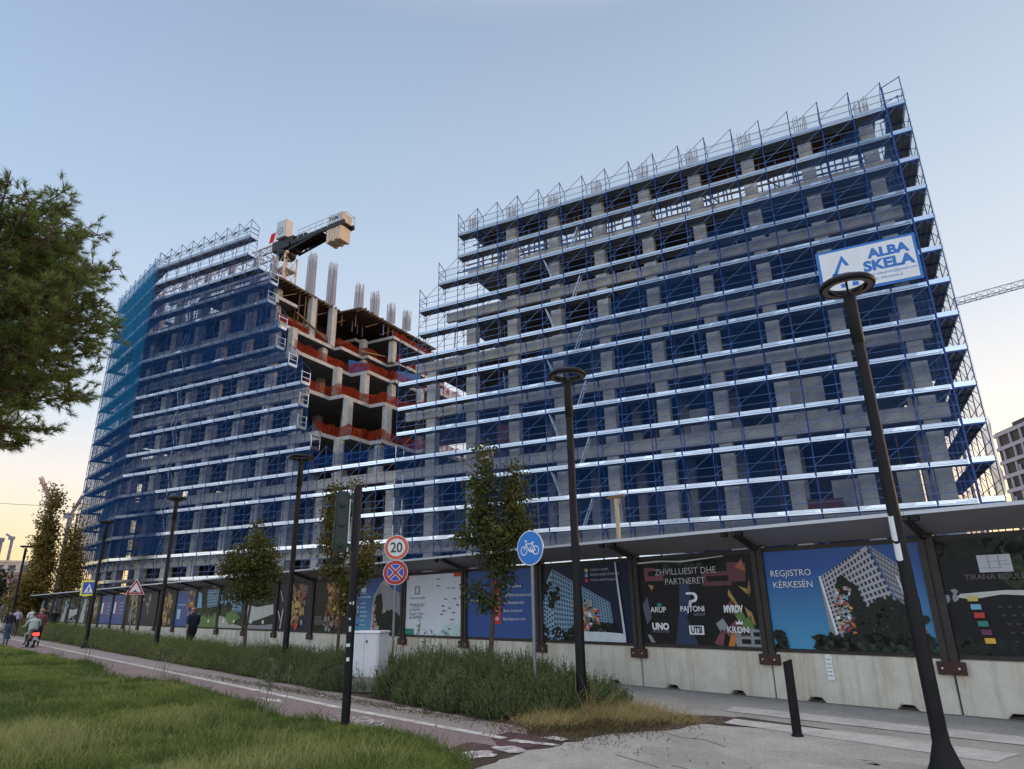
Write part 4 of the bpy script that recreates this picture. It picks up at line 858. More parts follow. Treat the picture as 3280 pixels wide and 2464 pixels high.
def art_park(v=0):
    p = Print(I_LEAF); p.leaves(0, .5, 1, 1, I_TREE, 50, .07, 1)
    if v == 0: p.poly([(.05, .55), (.4, .50), (.95, .56), (.98, .3), (.5, .2), (.05, .1)], ink('pond_pale', (.42, .44, .42)), 5); p.poly([(.0, .08), (.5, .2), (1, .36), (1, 0), (0, 0)], I_GREY, 6); p.poly([(.0, .1), (1, .34), (1, .12), (.5, .08)], I_TREE, 7); p.mosaic(.05, .6, .6, .9, [I_LBL, I_TREE, I_GREY], 24, .03, 5)
    elif v == 1: p.poly([(0, .3), (.3, .26), (.6, .1), (1, .04), (1, 0), (0, 0)], ink('gravel', (.36, .35, .31)), 5); p.blob(.55, .25, .28, .15, I_GRN, 6); p.leaves(0, .6, 1, 1, I_LBL, 16, .04, 5); p.grid((.5, .95), (.9, .85), (.9, .4), (.5, .4), 7, 8, I_WALLB, I_TREE, 5, .5)
    else: p.rect(0, 0, 1, .38, I_GRN, 5); p.leaves(0, .3, 1, .45, I_LEAF, 30, .05, 6); p.grid((.45, .98), (1, .98), (.95, .55), (.5, .5), 9, 6, I_WALLB, I_TREE, 5, .5); p.poly([(.02, .95), (.2, .9), (.25, .5), (.02, .5)], I_LBL, 6)
    for u in (.2, .62): p.rect(u, .12, u+.06, .2, I_W, 9)
    return p
def art_half():
    p = Print(I_BLUE); p.mosaic(.62, .1, 1, .98, [I_GOLD, I_ORG, I_BRN, I_GREY, I_PINK, I_BLK], 34, .06, 2); p.rect(.1, .2, .28, .48, ink('pale_blue', (.36, .46, .58)), 3); p.rect(.1, .58, .5, .62, I_LBL, 3); return p
def art_collage():
    p = Print(I_BLK); p.mosaic(.3, .05, .8, .95, [I_GOLD, I_SAND, I_OCH, I_BRN, I_GREY, I_LEAF], 50, .06, 2); return p
def art_dark():
    p = Print(I_NAVY); p.leaves(.3, .1, 1, .9, I_LEAF, 20, .08, 1); p.leaves(.1, .4, .6, .9, I_GREY, 8, .06, 3); return p
def art_strip():
    p = Print(I_BLUE); p.rect(.42, .2, .5, .8, I_RED, 2)
    for v in (.7, .58, .46, .34): p.rect(.55, v, .85, v+.035, I_LBL, 2)
    p.rect(.1, .35, .25, .75, I_W, 2); return p
def art_pale():
    p = Print(I_LEAF); p.poly([(.2, 0), (.5, .9), (.75, .95), (.7, 0)], ink('pond_pale', (.42, .44, .42)), 2); p.mosaic(0, .4, 1, 1, [I_PUR, I_GREY, I_TREE, I_LBL], 20, .06, 3); return p
ARTS = {-1: (art_logo, 'black hoarding panel with pale square logo and six coloured squares'), 0: (art_register, 'hoarding panel with REGJISTRO KËRKESËN over a gridded tower on blue'),
        1: (art_partners, 'black hoarding panel reading ZHVILLUESIT DHE PARTNERËT with partner logos'), 2: (art_invest, 'navy hoarding panel with a blue gridded building, bottom torn to bare board'),
        3: (art_contact, 'plain blue hoarding panel with red icon strip and contact lines'), 4: (art_map, 'white hoarding panel printed with a city map and legend'),
        5: (art_blue, 'blue fading hoarding panel with gridded building, behind the white cabinet'), 6: (lambda: art_golden(False), 'dark hoarding panel with brown collage, just left of the traffic light'),
        7: (art_golden, 'navy hoarding panel with golden cube collage and pale sticks'), 8: (lambda: art_park(0), 'hoarding panel printed with a pale pond and dark park'),
        9: (lambda: art_park(1), 'hoarding panel printed with a park path and gravel, behind the left young tree'), 10: (lambda: art_park(2), 'hoarding panel printed with a green lawn, just right of the walking man'),
        11: (art_half, 'half blue, half collage hoarding panel just left of the walking man'), 12: (art_collage, 'black hoarding panel with sandy collage beside a far lamp post')}
FAR = {13: (art_dark, 'dark leafy hoarding panel behind the triangular warning sign'), 14: (art_collage, 0), 15: (art_strip, 0), 16: (art_strip, 0), 17: (art_collage, 0), 18: (art_pale, 0), 19: (art_park, 0), 20: (art_pale, 0), 21: (art_dark, 0)}
proto = bay_frame(); nbays = {}
for k in range(-2, 47):
    b = proto if k == -2 else copy_tree(proto, skip=('banner', 'floodlight') if k > 14 else ('banner',))
    b.location = K(W*(k+.5), 0); b.rotation_euler = (0, 0, RB); nbays[k] = b
    if k in ARTS: fn, lab = ARTS[k]
    elif k in FAR: fn, lab = FAR[k]
    else: fn, lab = None, 0
    grp = 'hoarding bays on the barrier'
    if not lab:
        lab = {15: 'first of two far blue hoarding panels, behind the pedestrian crossing sign', 16: 'far blue hoarding panel left of the crossing sign lamp post'}.get(k, 'small far dark printed hoarding panel near the left edge')
        if k == -2: lab = 'black hoarding panel cut by the right edge of the photo'
    tag(b, lab, None, grp)
    if k == -2: Print(I_BLK).leaves(0, .6, 1, 1, I_LEAF, 20, .05, 1).finish(b)
    elif fn: fn().finish(b)
farb = {}
for k in range(22, 47):                                                     # the farthest panels share three printed designs
    j = k % 3
    if j not in farb:
        (art_dark, art_collage, art_pale)[j]().finish(nbays[k]); farb[j] = [c for c in kids(nbays[k]) if c.name.startswith('banner')][0]
    else: copy_tree(farb[j], nbays[k])
bl_lab = {-2: 'pale concrete barrier block at the right edge of the photo', -1: 'pale concrete barrier block behind the nearest lamp base', 0: 'concrete barrier block with a small torn paper, behind the bollard', 1: 'concrete barrier block right of the corner bush, under the partner logos',
          2: 'rust streaked concrete barrier block behind the second lamp post', 3: 'concrete barrier block behind the bicycle sign pole', 4: 'concrete barrier block below the white map panel', 5: 'concrete barrier block right behind the white cabinet', 6: 'concrete barrier block below the brown collage panel', 7: 'concrete barrier block below the golden cube panel', 8: 'concrete barrier block below the pond panel', 9: 'concrete barrier block below the park path panel', 10: 'concrete barrier block below the green lawn panel', 11: 'concrete barrier block behind the walking man'}
for k in range(-2, 47):
    b = block if k == -2 else block.copy()
    if k != -2: COL.objects.link(b)
    b.location = K(W*(k+.5), random.uniform(-.008, .008)); b.rotation_euler = (0, 0, RB+random.uniform(-.002, .002))
    tag(b, bl_lab.get(k, 'far whitish concrete barrier block low behind the long hedge'), 'barrier', 'concrete barrier blocks under the hoarding')

# paper scraps
pp = MB(); pp.prism([(-.06, 0), (.055, 0), (.06, .06), (.05, .2), (.06, .37), (.02, .40), (-.055, .39), (-.06, .2), (-.05, .1)], 'y', -.004, 0, 0)
for i, z in enumerate((.06, .12, .18, .24, .31)): pp.box(-.04, .035, -.006, -.0045, z, z+.014, 1)
PAPER = mat('paper', (.70, .70, .70), .8, var=.06, vscale=20); po = pp.build('paper_notice', [PAPER, I_GREY]); po.location = K(W*.64, .004, .37)+Vector((-.01, -.01, 0)); po.rotation_euler = (0, 0, RB); tag(po, 'small torn white paper notice stuck on the concrete barrier', 'paper')
# wooden T prop standing behind the canopy
wp = thing('wooden_prop', 'wooden T shaped prop rising above the grey canopy', 'post', K(2.38*W, -.95), RB+.15)
b = MB(); b.box(-.038, .038, -.035, .035, 0, 4.06); b.bar((.03, 0, 3.85), (.10, 0, 4.05), .02); b.build('post', mat('pale_timber', (.47, .38, .25), .8, var=.2, vscale=4, stretch=(8, 8, .6)), wp)
b = MB(); b.box(-.24, -.01, -.04, .04, 4.06, 4.12); b.box(.0, .22, -.04, .04, 4.07, 4.14); b.build('cap', WOOD, wp)

# ------------------------------------------------------------------ street lamps
def lamp():
    r = thing('street_lamp', 'x', 'street lamp')
    b = MB(); b.lathe([(.185, 0), (.185, .03), (.17, .06), (.15, .10), (.142, .13), (.125, .18), (.10, .26), (.088, .30), (.085, .40)], n=28)
    for z in (.05, .085, .12, .155): b.lathe([(.178-z*.42, z), (.186-z*.42, z+.008), (.178-z*.42, z+.016)], n=28, cap=False)
    b.build('base', BLACKM, r)
    b = MB(); b.lathe([(.082, .38), (.078, 1.75), (.072, 1.78), (.064, 4.86), (.064, 4.9)], n=24); b.build('pole', BLACKM, r)
    b = MB(); b.lathe([(.060, 4.86), (.075, 4.88), (.075, 5.50), (.066, 5.58), (.05, 5.6)], n=24); b.build('collar', BLACKM, r)
    b = MB(); vs = []; n = 48; prof = [(.225, 5.66), (.33, 5.645), (.345, 5.67), (.345, 5.70), (.32, 5.735), (.24, 5.735), (.225, 5.72)]
    for i in range(n):
        for rr, z in prof: vs.append((rr*cos(2*pi*i/n), rr*sin(2*pi*i/n), z))
    k = len(prof); b.add(vs, [(i*k+j, ((i+1) % n)*k+j, ((i+1) % n)*k+(j+1) % k, i*k+(j+1) % k) for i in range(n) for j in range(k)], 0, True)
    b.ring((0, 0), .245, .315, 0) if False else None
    hd = b.build('lamp_ring', BLACKM, r)
    d = MB(); vs = [(rr*cos(2*pi*i/n), rr*sin(2*pi*i/n), 5.648) for rr in (.243, .318) for i in range(n)]
    d.add(vs, [(i, (i+1) % n, n+(i+1) % n, n+i) for i in range(n)]); d.build('diffuser', mat('lamp_diffuser', (.16, .135, .12), .35), hd)
    for a in (0, 2*pi/3, 4*pi/3):
        b = MB(); P_ = [Vector((.04*cos(a), .04*sin(a), 5.56)), Vector((.10*cos(a), .10*sin(a), 5.58)), Vector((.17*cos(a), .17*sin(a), 5.62)), Vector((.235*cos(a), .235*sin(a), 5.69))]
        b.path(P_, .028, n=8); b.build('arm', BLACKM, r)
    return r
lp = lamp()
spots = [(-.62, 3.37, 'nearest tall black ring topped street lamp, cut by the bottom right corner'), (4.45, 3.32, 'black ring topped street lamp rising from the corner bush, in front of the navy panel'), (14.25, 3.6, 'black ring topped street lamp left of the traffic light'),
         (24.1, 3.7, 'black ring topped street lamp just left of the walking man'), (33.7, 3.74, 'black ring topped street lamp carrying the yellow pedestrian crossing sign'), (51.0, 4.2, 'farthest black ring topped street lamp at the left edge, above the scooter')]
for i, (a, o, lab) in enumerate(spots):
    q = lp if i == 0 else copy_tree(lp); q.location = K(a, o); q.rotation_euler = (0, R(-.48) if i == 0 else 0, 0 if i == 0 else RB+.5+i*.4); tag(q, lab, None, 'black street lamps along the path')
    lamp_a = q if i == 0 else lamp_a
lamp_a.location = (4.263, 7.421, 0); lamp_a.scale = (.93, .93, .9465)      # stands a little lower than the others
# papers taped to the nearest lamp
for z, h, nm, lb in ((2.27, .27, 'paper_notice', 'white paper sheet taped round the nearest lamp post, the upper of two'), (2.06, .18, 'paper_notice', 'white paper sheet taped round the nearest lamp post, the lower of two')):
    b = MB(); n = 8; rr = .0755; a0, a1 = (R(152), R(228)) if h > .2 else (R(160), R(238)); vs = []
    for i in range(n+1):
        t = a0+(a1-a0)*i/n
        for zz in (0, h): vs.append((rr*cos(t), rr*sin(t), zz+.012*sin(t*3)))
    b.add(vs, [(2*i, 2*i+2, 2*i+3, 2*i+1) for i in range(n)], 0, True); q = b.build(nm, PAPER); q.location = (4.263-.0083*z, 7.421, z); q.scale = (.92, .92, 1); tag(q, lb, 'paper')

# ------------------------------------------------------------------ traffic light, bollard, cabinet
TG = mat('signal_green', (.008, .024, .020), .5, var=.2, vscale=6); 
tl = thing('traffic_light', 'black traffic light pole with dark green signal head turned away', 'traffic light', (-2.44, 10.27, 0), 0)
b = MB(); b.lathe([(.062, 0), (.060, 1.2), (.058, 3.44), (.05, 3.47)], n=20); b.lathe([(.066, 1.55), (.068, 1.6), (.066, 1.65)], n=20, cap=False); b.build('pole', BLACKM, tl)
hd = MB(); hd.box(-.105, .105, -.085, .085, -.45, .45); 
for z in (-.3, 0, .3): hd.lathe([(.12, 0), (.115, .03), (.08, .06)], (0, 0, 0), 18) if False else None
ho = hd.build('signal_head', TG, tl, bevel=.03); ho.location = (-.235, -.02, 2.93); ho.rotation_euler = (0, 0, R(18))
for z in (-.3, 0, .3):
    hb = MB(); hb.ico((0, -.078, z-.03), .075, 0, 2, (1, .28, 1.25)); hb.build('back_shell', TG, ho)
for z in (-.3, 0, .3):
    vz = MB()
    n = 14
    for rr in (.105,):
        vs = [(rr*cos(t), y, z+rr*sin(t)) for y in (.10, .27) for t in [R(-20+220*i/n) for i in range(n+1)]]
        vz.add(vs, [(i, i+1, n+2+i, n+1+i) for i in range(n)])
    vz.build('visor', TG, ho)
bp_ = MB(); bp_.box(.108, .126, -.02, .10, -.46, .48); bp_.build('edge_strip', GALVD, ho)
b = MB(); b.bar((0, 0, 3.3), (-.24, 0, 3.3), .05); b.bar((0, 0, 2.56), (-.24, 0, 2.56), .05); b.box(-.07, .0, -.03, .03, 2.5, 3.42); b.build('bracket', TG, tl)
st_ = MB()
for z, a, wd, h in ((1.72, -100, .03, .03), (1.50, -95, .03, .03), (1.36, -85, .035, .075), (1.14, -100, .06, .045), (.95, -92, .045, .05), (1.72, -60, .02, .05)):
    t = R(a); c = Vector((.0625*cos(t), .0625*sin(t), z)); s_ = Vector((-sin(t), cos(t), 0))*wd/2
    st_.add([tuple(c-s_-Vector((0, 0, h/2))), tuple(c+s_-Vector((0, 0, h/2))), tuple(c+s_+Vector((0, 0, h/2))), tuple(c-s_+Vector((0, 0, h/2)))], [(0, 1, 2, 3)])
st_.build('sticker', mat('sticker', (.5, .52, .52), .6, island=.3), tl)
bo = thing('bollard', 'black steel bollard with slanted top in front of the barrier', 'bollard', (3.56, 9.35, 0), R(-20))
b = MB(); n = 20; vs = [(.058*cos(2*pi*i/n), .058*sin(2*pi*i/n), z if z < .5 else z+.02*cos(2*pi*i/n)) for z in (0, .90) for i in range(n)]
b.add(vs, [(i, (i+1) % n, n+(i+1) % n, n+i) for i in range(n)], 0, True); b.add(vs[n:], [tuple(range(n))]); b.build('post', BLACKM, bo)
b = MB(); b.lathe([(.075, .012), (.072, .03), (.06, .04)], n=20); b.build('foot_plate', BLACKM, bo)
cb = thing('utility_cabinet', 'white metal utility cabinet on a concrete plinth between the hedges', 'cabinet', (-3.05, 14.62, 0), R(-24))
CABW = mat('cabinet_white', (.56, .57, .60), .5, var=.07, vscale=3)
b = MB(); b.box(-.36, .36, -.2, .2, .02, .30); b.build('plinth', stain_mat('plinth_concrete', (.24, .215, .19), (.14, .11, .09), .5), cb, bevel=.015)
b = MB(); b.box(-.345, .345, -.185, .185, .30, 1.13); b.prism([(-.215, 1.13), (.215, 1.13), (.19, 1.175), (-.19, 1.175)], 'x', -.375, .375); b.build('body', CABW, cb, bevel=.012)
b = MB(); b.box(-.31, .31, -.197, -.186, .35, 1.09); b.box(-.004, .004, -.199, -.197, .35, 1.09, 1); b.build('door', [CABW, I_GREY], cb, bevel=.003)
b = MB(); b.box(.05, .075, -.215, -.197, .95, 1.0); b.build('handle', BLACKM, cb)

# ------------------------------------------------------------------ road signs
S_W = mat('sign_face_white', (.72, .71, .73), .4); S_R = mat('sign_red', (.42, .02, .022), .4); S_RO = mat('sign_orange_red', (.62, .10, .03), .4); S_B = mat('sign_face_blue', (.008, .17, .58), .4); S_DB = mat('sign_royal_blue', (.03, .07, .45), .4); S_K = mat('sign_black', (.05, .045, .045), .5); S_Y = mat('sign_yellow', (.80, .72, .01), .4); POLE = mat('sign_pole_grey', (.20, .21, .23), .45, .6, var=.15)
def pole(r, h, d=.06): b = MB(); b.lathe([(d/2, 0), (d/2, h)], n=14); return b.build('pole', POLE, r)
sp = thing('speed_limit_sign', 'round red ringed 20 speed limit above a no stopping disc on a grey pole', 'road sign', (-2.95, 16.76, 0), R(6))
pole(sp, 3.36)
def disc_plate(r, nm, z, rad, m0, y=-.05):
    b = MB(); b.prism([(rad*cos(2*pi*i/40), z+rad*sin(2*pi*i/40)) for i in range(40)], 'y', y+.003, y+.02); return b.build(nm, GALVD, r)
p1 = disc_plate(sp, 'speed_plate', 3.03, .30, S_W); f_ = MB(); f_.disc((0, 3.03), .298, -.05, 0); f_.ring((0, 3.03), .215, .285, -.053, 1); f_.build('face', [S_W, S_RO], p1)
f_ = MB(); T(f_, '20', 0, 3.03-.115, .34, 0, -.056, .02, 'CENTER', .88); f_.build('numeral', S_K, p1)
p2 = disc_plate(sp, 'no_stopping_plate', 2.43, .30, S_W); f_ = MB(); f_.disc((0, 2.43), .298, -.05, 0); f_.ring((0, 2.43), .205, .285, -.053, 1)
f_.disc((0, 2.43), .195, -.053, 2)
for a in (45, 135):
    d = Vector((cos(R(a)), 0, sin(R(a)))); c = Vector((0, -.058 if a == 45 else -.061, 2.43))
    for wd, m, dy in ((.085, 0, 0), (.05, 1, -.006)):
        n_ = Vector((-d.z, 0, d.x))*wd/2; e = d*.208; f_.poly([tuple(c-e-n_+Vector((0, dy, 0))), tuple(c+e-n_+Vector((0, dy, 0))), tuple(c+e+n_+Vector((0, dy, 0))), tuple(c-e+n_+Vector((0, dy, 0)))], m)
f_.build('face', [S_W, S_R, S_DB], p2)
bs = thing('bicycle_sign', 'round blue bicycle path sign on a grey pole in the corner bush', 'road sign', (.30, 11.97, 0), R(-42)); pole(bs, 2.88)
p3 = disc_plate(bs, 'plate', 2.60, .305, S_W); f_ = MB(); f_.disc((0, 2.60), .303, -.05, 0); f_.disc((0, 2.60), .285, -.053, 1)
def bar2(b, p, q, wd, y, m):
    d = Vector((q[0]-p[0], 0, q[1]-p[1])).normalized(); n_ = Vector((-d.z, 0, d.x))*wd/2; P = Vector((p[0], y, p[1])); Q = Vector((q[0], y, q[1])); b.poly([tuple(P-n_), tuple(Q-n_), tuple(Q+n_), tuple(P+n_)], m)
zc = 2.555
for x in (-.135, .135): f_.ring((x, zc), .062, .08, -.057, 0)
for i, (p, q) in enumerate((((-.135, zc), (-.085, zc+.11)), ((-.085, zc+.11), (.07, zc+.12)), ((-.08, zc+.10), (.0, zc)), ((.0, zc), (.075, zc+.13)), ((.0, zc), (.135, zc)), ((.135, zc), (.07, zc+.11)), ((-.085, zc+.11), (-.075, zc+.165)), ((-.115, zc+.17), (-.05, zc+.165)), ((.045, zc+.135), (.11, zc+.14)))): bar2(f_, p, q, .018, -.057-.0006*i, 0)
f_.disc((.0, zc), .022, -.066, 0); bar2(f_, (.02, zc-.01), (.11, zc-.03), .04, -.0665, 0); f_.build('face', [S_W, S_B], p3)
pz = thing('pedestrian_crossing_sign', 'yellow bordered square blue pedestrian crossing sign hung on a lamp post', 'road sign', K(33.95, 3.9), R(-20)+R(32))
b = MB(); b.box(-.34, .34, -.14, -.12, 2.30, 2.98); b.build('plate', S_Y, pz); b = MB(); b.bar((.0, -.12, 2.62), (.1, .06, 2.62), .04); b.build('clamp', POLE, pz)
f_ = MB(); f_.poly([(-.27, -.143, 2.37), (.27, -.143, 2.37), (.27, -.143, 2.91), (-.27, -.143, 2.91)], 0); f_.poly([(-.2, -.146, 2.42), (.2, -.146, 2.42), (0, -.146, 2.84)], 1)
f_.disc((.0, 2.68), .028, -.149, 2, 14)
for p, q in (((0, 2.65), (0, 2.54)), ((0, 2.55), (-.05, 2.44)), ((0, 2.55), (.05, 2.45)), ((0, 2.63), (-.05, 2.57)), ((0, 2.63), (.05, 2.58))): bar2(f_, p, q, .03, -.149-random.random()*.002, 2)
for x in (-.13, -.06, .07, .13): f_.poly([(x-.02, -.1485, 2.425), (x+.02, -.1485, 2.425), (x+.015, -.1485, 2.46), (x-.015, -.1485, 2.46)], 2)
f_.build('face', [S_DB, S_W, S_K], pz)
tr_ = thing('warning_sign', 'red bordered triangular speed hump warning sign on a thin pole', 'road sign', (-19.25, 34.63, 0), R(24)); pole(tr_, 3.0)
tri = lambda r, z0=2.70: [(r*cos(R(90+120*i)), z0-.08+r*sin(R(90+120*i))) for i in range(3)]
b = MB(); b.prism(tri(.52), 'y', -.05, -.035); pl_ = b.build('plate', GALVD, tr_)
f_ = MB(); f_.poly([(x, -.053, z) for x, z in tri(.515)], 0); f_.poly([(x, -.056, z) for x, z in tri(.47)], 1); f_.poly([(x, -.059, z) for x, z in tri(.31)], 0)
f_.poly([(-.17, -.062, 2.50)]+[(-.09+.18*i/8, -.062, 2.50+.085*sin(pi*i/8)) for i in range(9)]+[(.17, -.062, 2.50), (.17, -.062, 2.48), (-.17, -.062, 2.48)][::1], 2); f_.build('face', [S_W, S_R, S_K], pl_)
# ------------------------------------------------------------------ vegetation
def unit(v): return v/np.maximum(1e-9, np.linalg.norm(v, axis=-1, keepdims=True))
def rand_dirs(n): return unit(rng.normal(size=(n, 3)))
def quads_from(P, D_, Wd, ln, wd):
    """diamond leaves: base P, direction D_, side Wd"""
    n = len(P); V = np.empty((n, 4, 3)); ln = np.asarray(ln).reshape(-1, 1); wd = np.asarray(wd).reshape(-1, 1)
    V[:, 0] = P; V[:, 1] = P+D_*ln*.45+Wd*wd; V[:, 2] = P+D_*ln; V[:, 3] = P+D_*ln*.45-Wd*wd; return V
def tris_from(P, D_, Wd, ln, wd):
    n = len(P); V = np.empty((n, 3, 3)); ln = np.asarray(ln).reshape(-1, 1); wd = np.asarray(wd).reshape(-1, 1)
    V[:, 0] = P-Wd*wd; V[:, 1] = P+Wd*wd; V[:, 2] = P+D_*ln; return V
def side(D_): return unit(np.cross(D_, rand_dirs(len(D_))))
BARK = mat('bark_brown', (.085, .055, .045), .9, var=.4, vscale=12, bump=.5, bscale=30)
# rosemary hedges: upright sprigs set with needle leaves
HEDGE = leaf_mat('rosemary_leaf', (.046, .068, .027), (.180, .215, .085), .3, 1.1)
HEDGE2 = leaf_mat('hedge_leaf', (.062, .084, .024), (.225, .245, .078), .3, .9)
def hedge(name, label, pts, per, mt, cat='hedge', sprig=.22, nl=16, core=True):
    """pts: [(a, o, rx, height)] mounds; per: sprigs per square metre of mound surface"""
    r = thing(name, label, cat, K(pts[0][0], pts[0][1]), 0); base = np.array(r.location)
    SP = []; SD = []; SL = []
    for a, o, rr, h in pts:
        c = np.array(K(a, o)); n = int(per*4.2*rr*max(rr, h))
        d = rand_dirs(n); d[:, 2] = np.abs(d[:, 2])
        bump_ = 1+.16*np.sin(d[:, :1]*6+a)*np.cos(d[:, 1:2]*7+o)
        f = rng.uniform(.70, 1.02, (n, 1))*bump_; P = c+d*np.array([rr, rr, h])*f; P[:, 2] = np.maximum(.03, P[:, 2]-.10)
        DD = unit(d*np.array([.55, .55, .2])+np.array([0, 0, 1.1])+rng.normal(size=(n, 3))*.16)
        SP.append(P); SD.append(DD); SL.append(rng.uniform(.55, 1.35, n)*sprig)
    SP = np.concatenate(SP)-base; SD = np.concatenate(SD); SL = np.concatenate(SL); n = len(SP)
    t = rng.uniform(0, 1, (n, nl)); LP = SP[:, None]+SD[:, None]*(t*SL[:, None])[..., None]; LP = LP.reshape(-1, 3)
    Dn = np.repeat(SD, nl, 0); rad = unit(np.cross(Dn, rand_dirs(n*nl))); LD = unit(rad*rng.uniform(.35, .9, (n*nl, 1))+Dn*.9); 
    LL = (1-.5*t.reshape(-1))*rng.uniform(.03, .06, n*nl)*(sprig/.22)
    V = quads_from(LP, LD, unit(np.cross(LD, rad)), LL, LL*.17+.0022)
    raw_mesh('foliage', V, 4, mt, r)
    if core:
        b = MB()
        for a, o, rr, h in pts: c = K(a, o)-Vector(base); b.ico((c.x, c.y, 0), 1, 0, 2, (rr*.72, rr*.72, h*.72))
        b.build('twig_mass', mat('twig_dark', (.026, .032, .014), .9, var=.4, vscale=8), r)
    return r
def mound_line(a0, a1, o_f, half, hfun, step):
    out = []; a = a0
    while a <= a1:
        wd = half
        for o in ((o_f(a)-wd*.75, o_f(a)-wd*2.0) if half > .5 else (o_f(a)-wd,)): out.append((a+random.uniform(-.15, .15), o+random.uniform(-.1, .1), wd*random.uniform(.9, 1.15), hfun(a)*random.uniform(.86, 1.08)))
        a += step
    return out
hedge('rosemary_hedge', 'long low rosemary hedge beside the bike path, left of the white cabinet', mound_line(9.9, 16.5, lambda a: 4.55-off(a), .62, lambda a: .68, .55), 430, HEDGE, sprig=.19, nl=14)
hedge('rosemary_hedge', 'far stretch of clipped hedge along the path, running to the scooter', mound_line(17, 30, lambda a: 4.5-off(a), .62, lambda a: .64+.004*(a-17), .6), 300, HEDGE2, sprig=.2, nl=10)
hedge('rosemary_hedge', 'distant end of the hedge behind the scooter and walkers', mound_line(30.6, 41.5, lambda a: 4.35-off(a), .68, lambda a: .74, .7)+mound_line(44, 66, lambda a: 4.3-off(a), .75, lambda a: .85, 1.0), 150, HEDGE2, sprig=.26, nl=8)
corner = [(8.75, 3.3, .62, .74), (8.4, 4.05, .55, .62), (7.8, 3.6, .68, .86), (7.3, 4.2, .62, .70), (7.1, 3.1, .66, .84), (6.5, 3.7, .70, .80), (6.3, 4.35, .55, .58), (5.9, 3.0, .62, .72), (5.6, 3.75, .66, .70), (5.3, 4.35, .52, .54), (5.0, 3.1, .58, .60), (4.75, 3.8, .52, .52), (4.55, 2.75, .46, .46), (4.2, 3.1, .34, .36), (8.9, 2.6, .6, .66), (7.9, 2.6, .6, .70), (6.6, 2.5, .6, .7)]
hedge('rosemary_bush', 'bushy dark green rosemary at the corner, around the bicycle sign pole', corner, 600, HEDGE, 'bush', sprig=.21, nl=17)
# street trees
def deciduous(label, loc, h, crown, cols, nleaf, lean=(0, 0), trunk=.055, group='young street trees in the hedge', lf=.075, gap=.0, seed=1, name='street_tree', twigs=40):
    """crown: list of (dx, dy, z, rx, rz) clumps; leaves fill the clumps unevenly"""
    rs = random.Random(seed); r = thing(name, label, 'tree', loc, 0, group)
    b = MB(); top = Vector((lean[0], lean[1], h*.86)); P0 = Vector((0, 0, 0)); k = 7
    pts_ = [P0.lerp(top, i/k)+Vector((rs.uniform(-.03, .03), rs.uniform(-.03, .03), 0))*(i > 0) for i in range(k+1)]
    for i in range(k): b.bar(pts_[i], pts_[i+1], 2*trunk*(1-.12*i), m=0, n=9, w2=2*trunk*(1-.12*(i+1)))
    b.build('trunk', BARK, r); br = MB()
    C_ = np.array([(c[0], c[1], c[2]) for c in crown]); Rr = np.array([(c[3], c[3], c[4]) for c in crown])
    for c in crown:
        q = Vector(c[:3]); z0 = max(h*.28, min(h*.8, q.z-c[4]*.9)); s0 = P0.lerp(top, z0/(h*.86)); mid = s0.lerp(q, .5)+Vector((0, 0, .08))
        br.bar(s0, mid, trunk*.7, n=6, w2=trunk*.45); br.bar(mid, q, trunk*.45, n=6, w2=trunk*.2)
        for j in range(max(1, twigs//len(crown))):
            d = Vector((rs.uniform(-1, 1)*c[3], rs.uniform(-1, 1)*c[3], rs.uniform(-.6, 1)*c[4])); br.bar(mid.lerp(q, rs.random()), q+d*.85, .012, w2=.005)
    br.build('branches', BARK, r)
    wts = (Rr[:, 0]**1.5*Rr[:, 2]); wts = wts/wts.sum(); idx = rng.choice(len(C_), nleaf, p=wts)
    d = rand_dirs(nleaf); rad = rng.uniform(0, 1, (nleaf, 1))**.42
    # leaves gather into sprays so that gaps stay open between them
    ns = max(20, nleaf//26); sp_i = rng.choice(len(C_), ns, p=wts); SPp = C_[sp_i]+rand_dirs(ns)*Rr[sp_i]*rng.uniform(.25, 1.0, (ns, 1))
    j = rng.integers(0, ns, nleaf); P = SPp[j]+rng.normal(size=(nleaf, 3))*lf*np.array([1.5, 1.5, 1.1])
    D_ = unit(rand_dirs(nleaf)+np.array([0, 0, -.25])); LL = lf*rng.uniform(.6, 1.25, nleaf)
    raw_mesh('crown', quads_from(P, D_, side(D_), LL, LL*.36), 4, leaf_mat(*cols), r); return r
GR = ('leaf_dark_green', (.028, .038, .012), (.11, .115, .03), .3, 1.6); GY = ('leaf_olive', (.05, .06, .014), (.15, .125, .028), .35, 1.8); GO = ('leaf_mid_green', (.04, .055, .014), (.12, .12, .03), .35, 1.5)
deciduous('young street tree with dark dense leaves, left of the bicycle sign', K(7.2, 2.8), 5.0, [(-.10, 0, 4.50, .17, .58), (-.16, 0, 3.95, .26, .5), (.56, .1, 4.05, .19, .50), (.5, 0, 3.6, .30, .42), (-.18, .1, 3.4, .36, .40), (.2, -.1, 3.0, .50, .34), (-.5, 0, 2.95, .26, .2), (.62, 0, 3.15, .3, .32), (.15, 0, 2.55, .38, .25), (.25, .1, 2.1, .22, .25), (-.30, 0, 1.95, .2, .18), (-.05, 0, 1.7, .25, .2)], GR, 9500, (.12, 0), .062, seed=2, lf=.078)
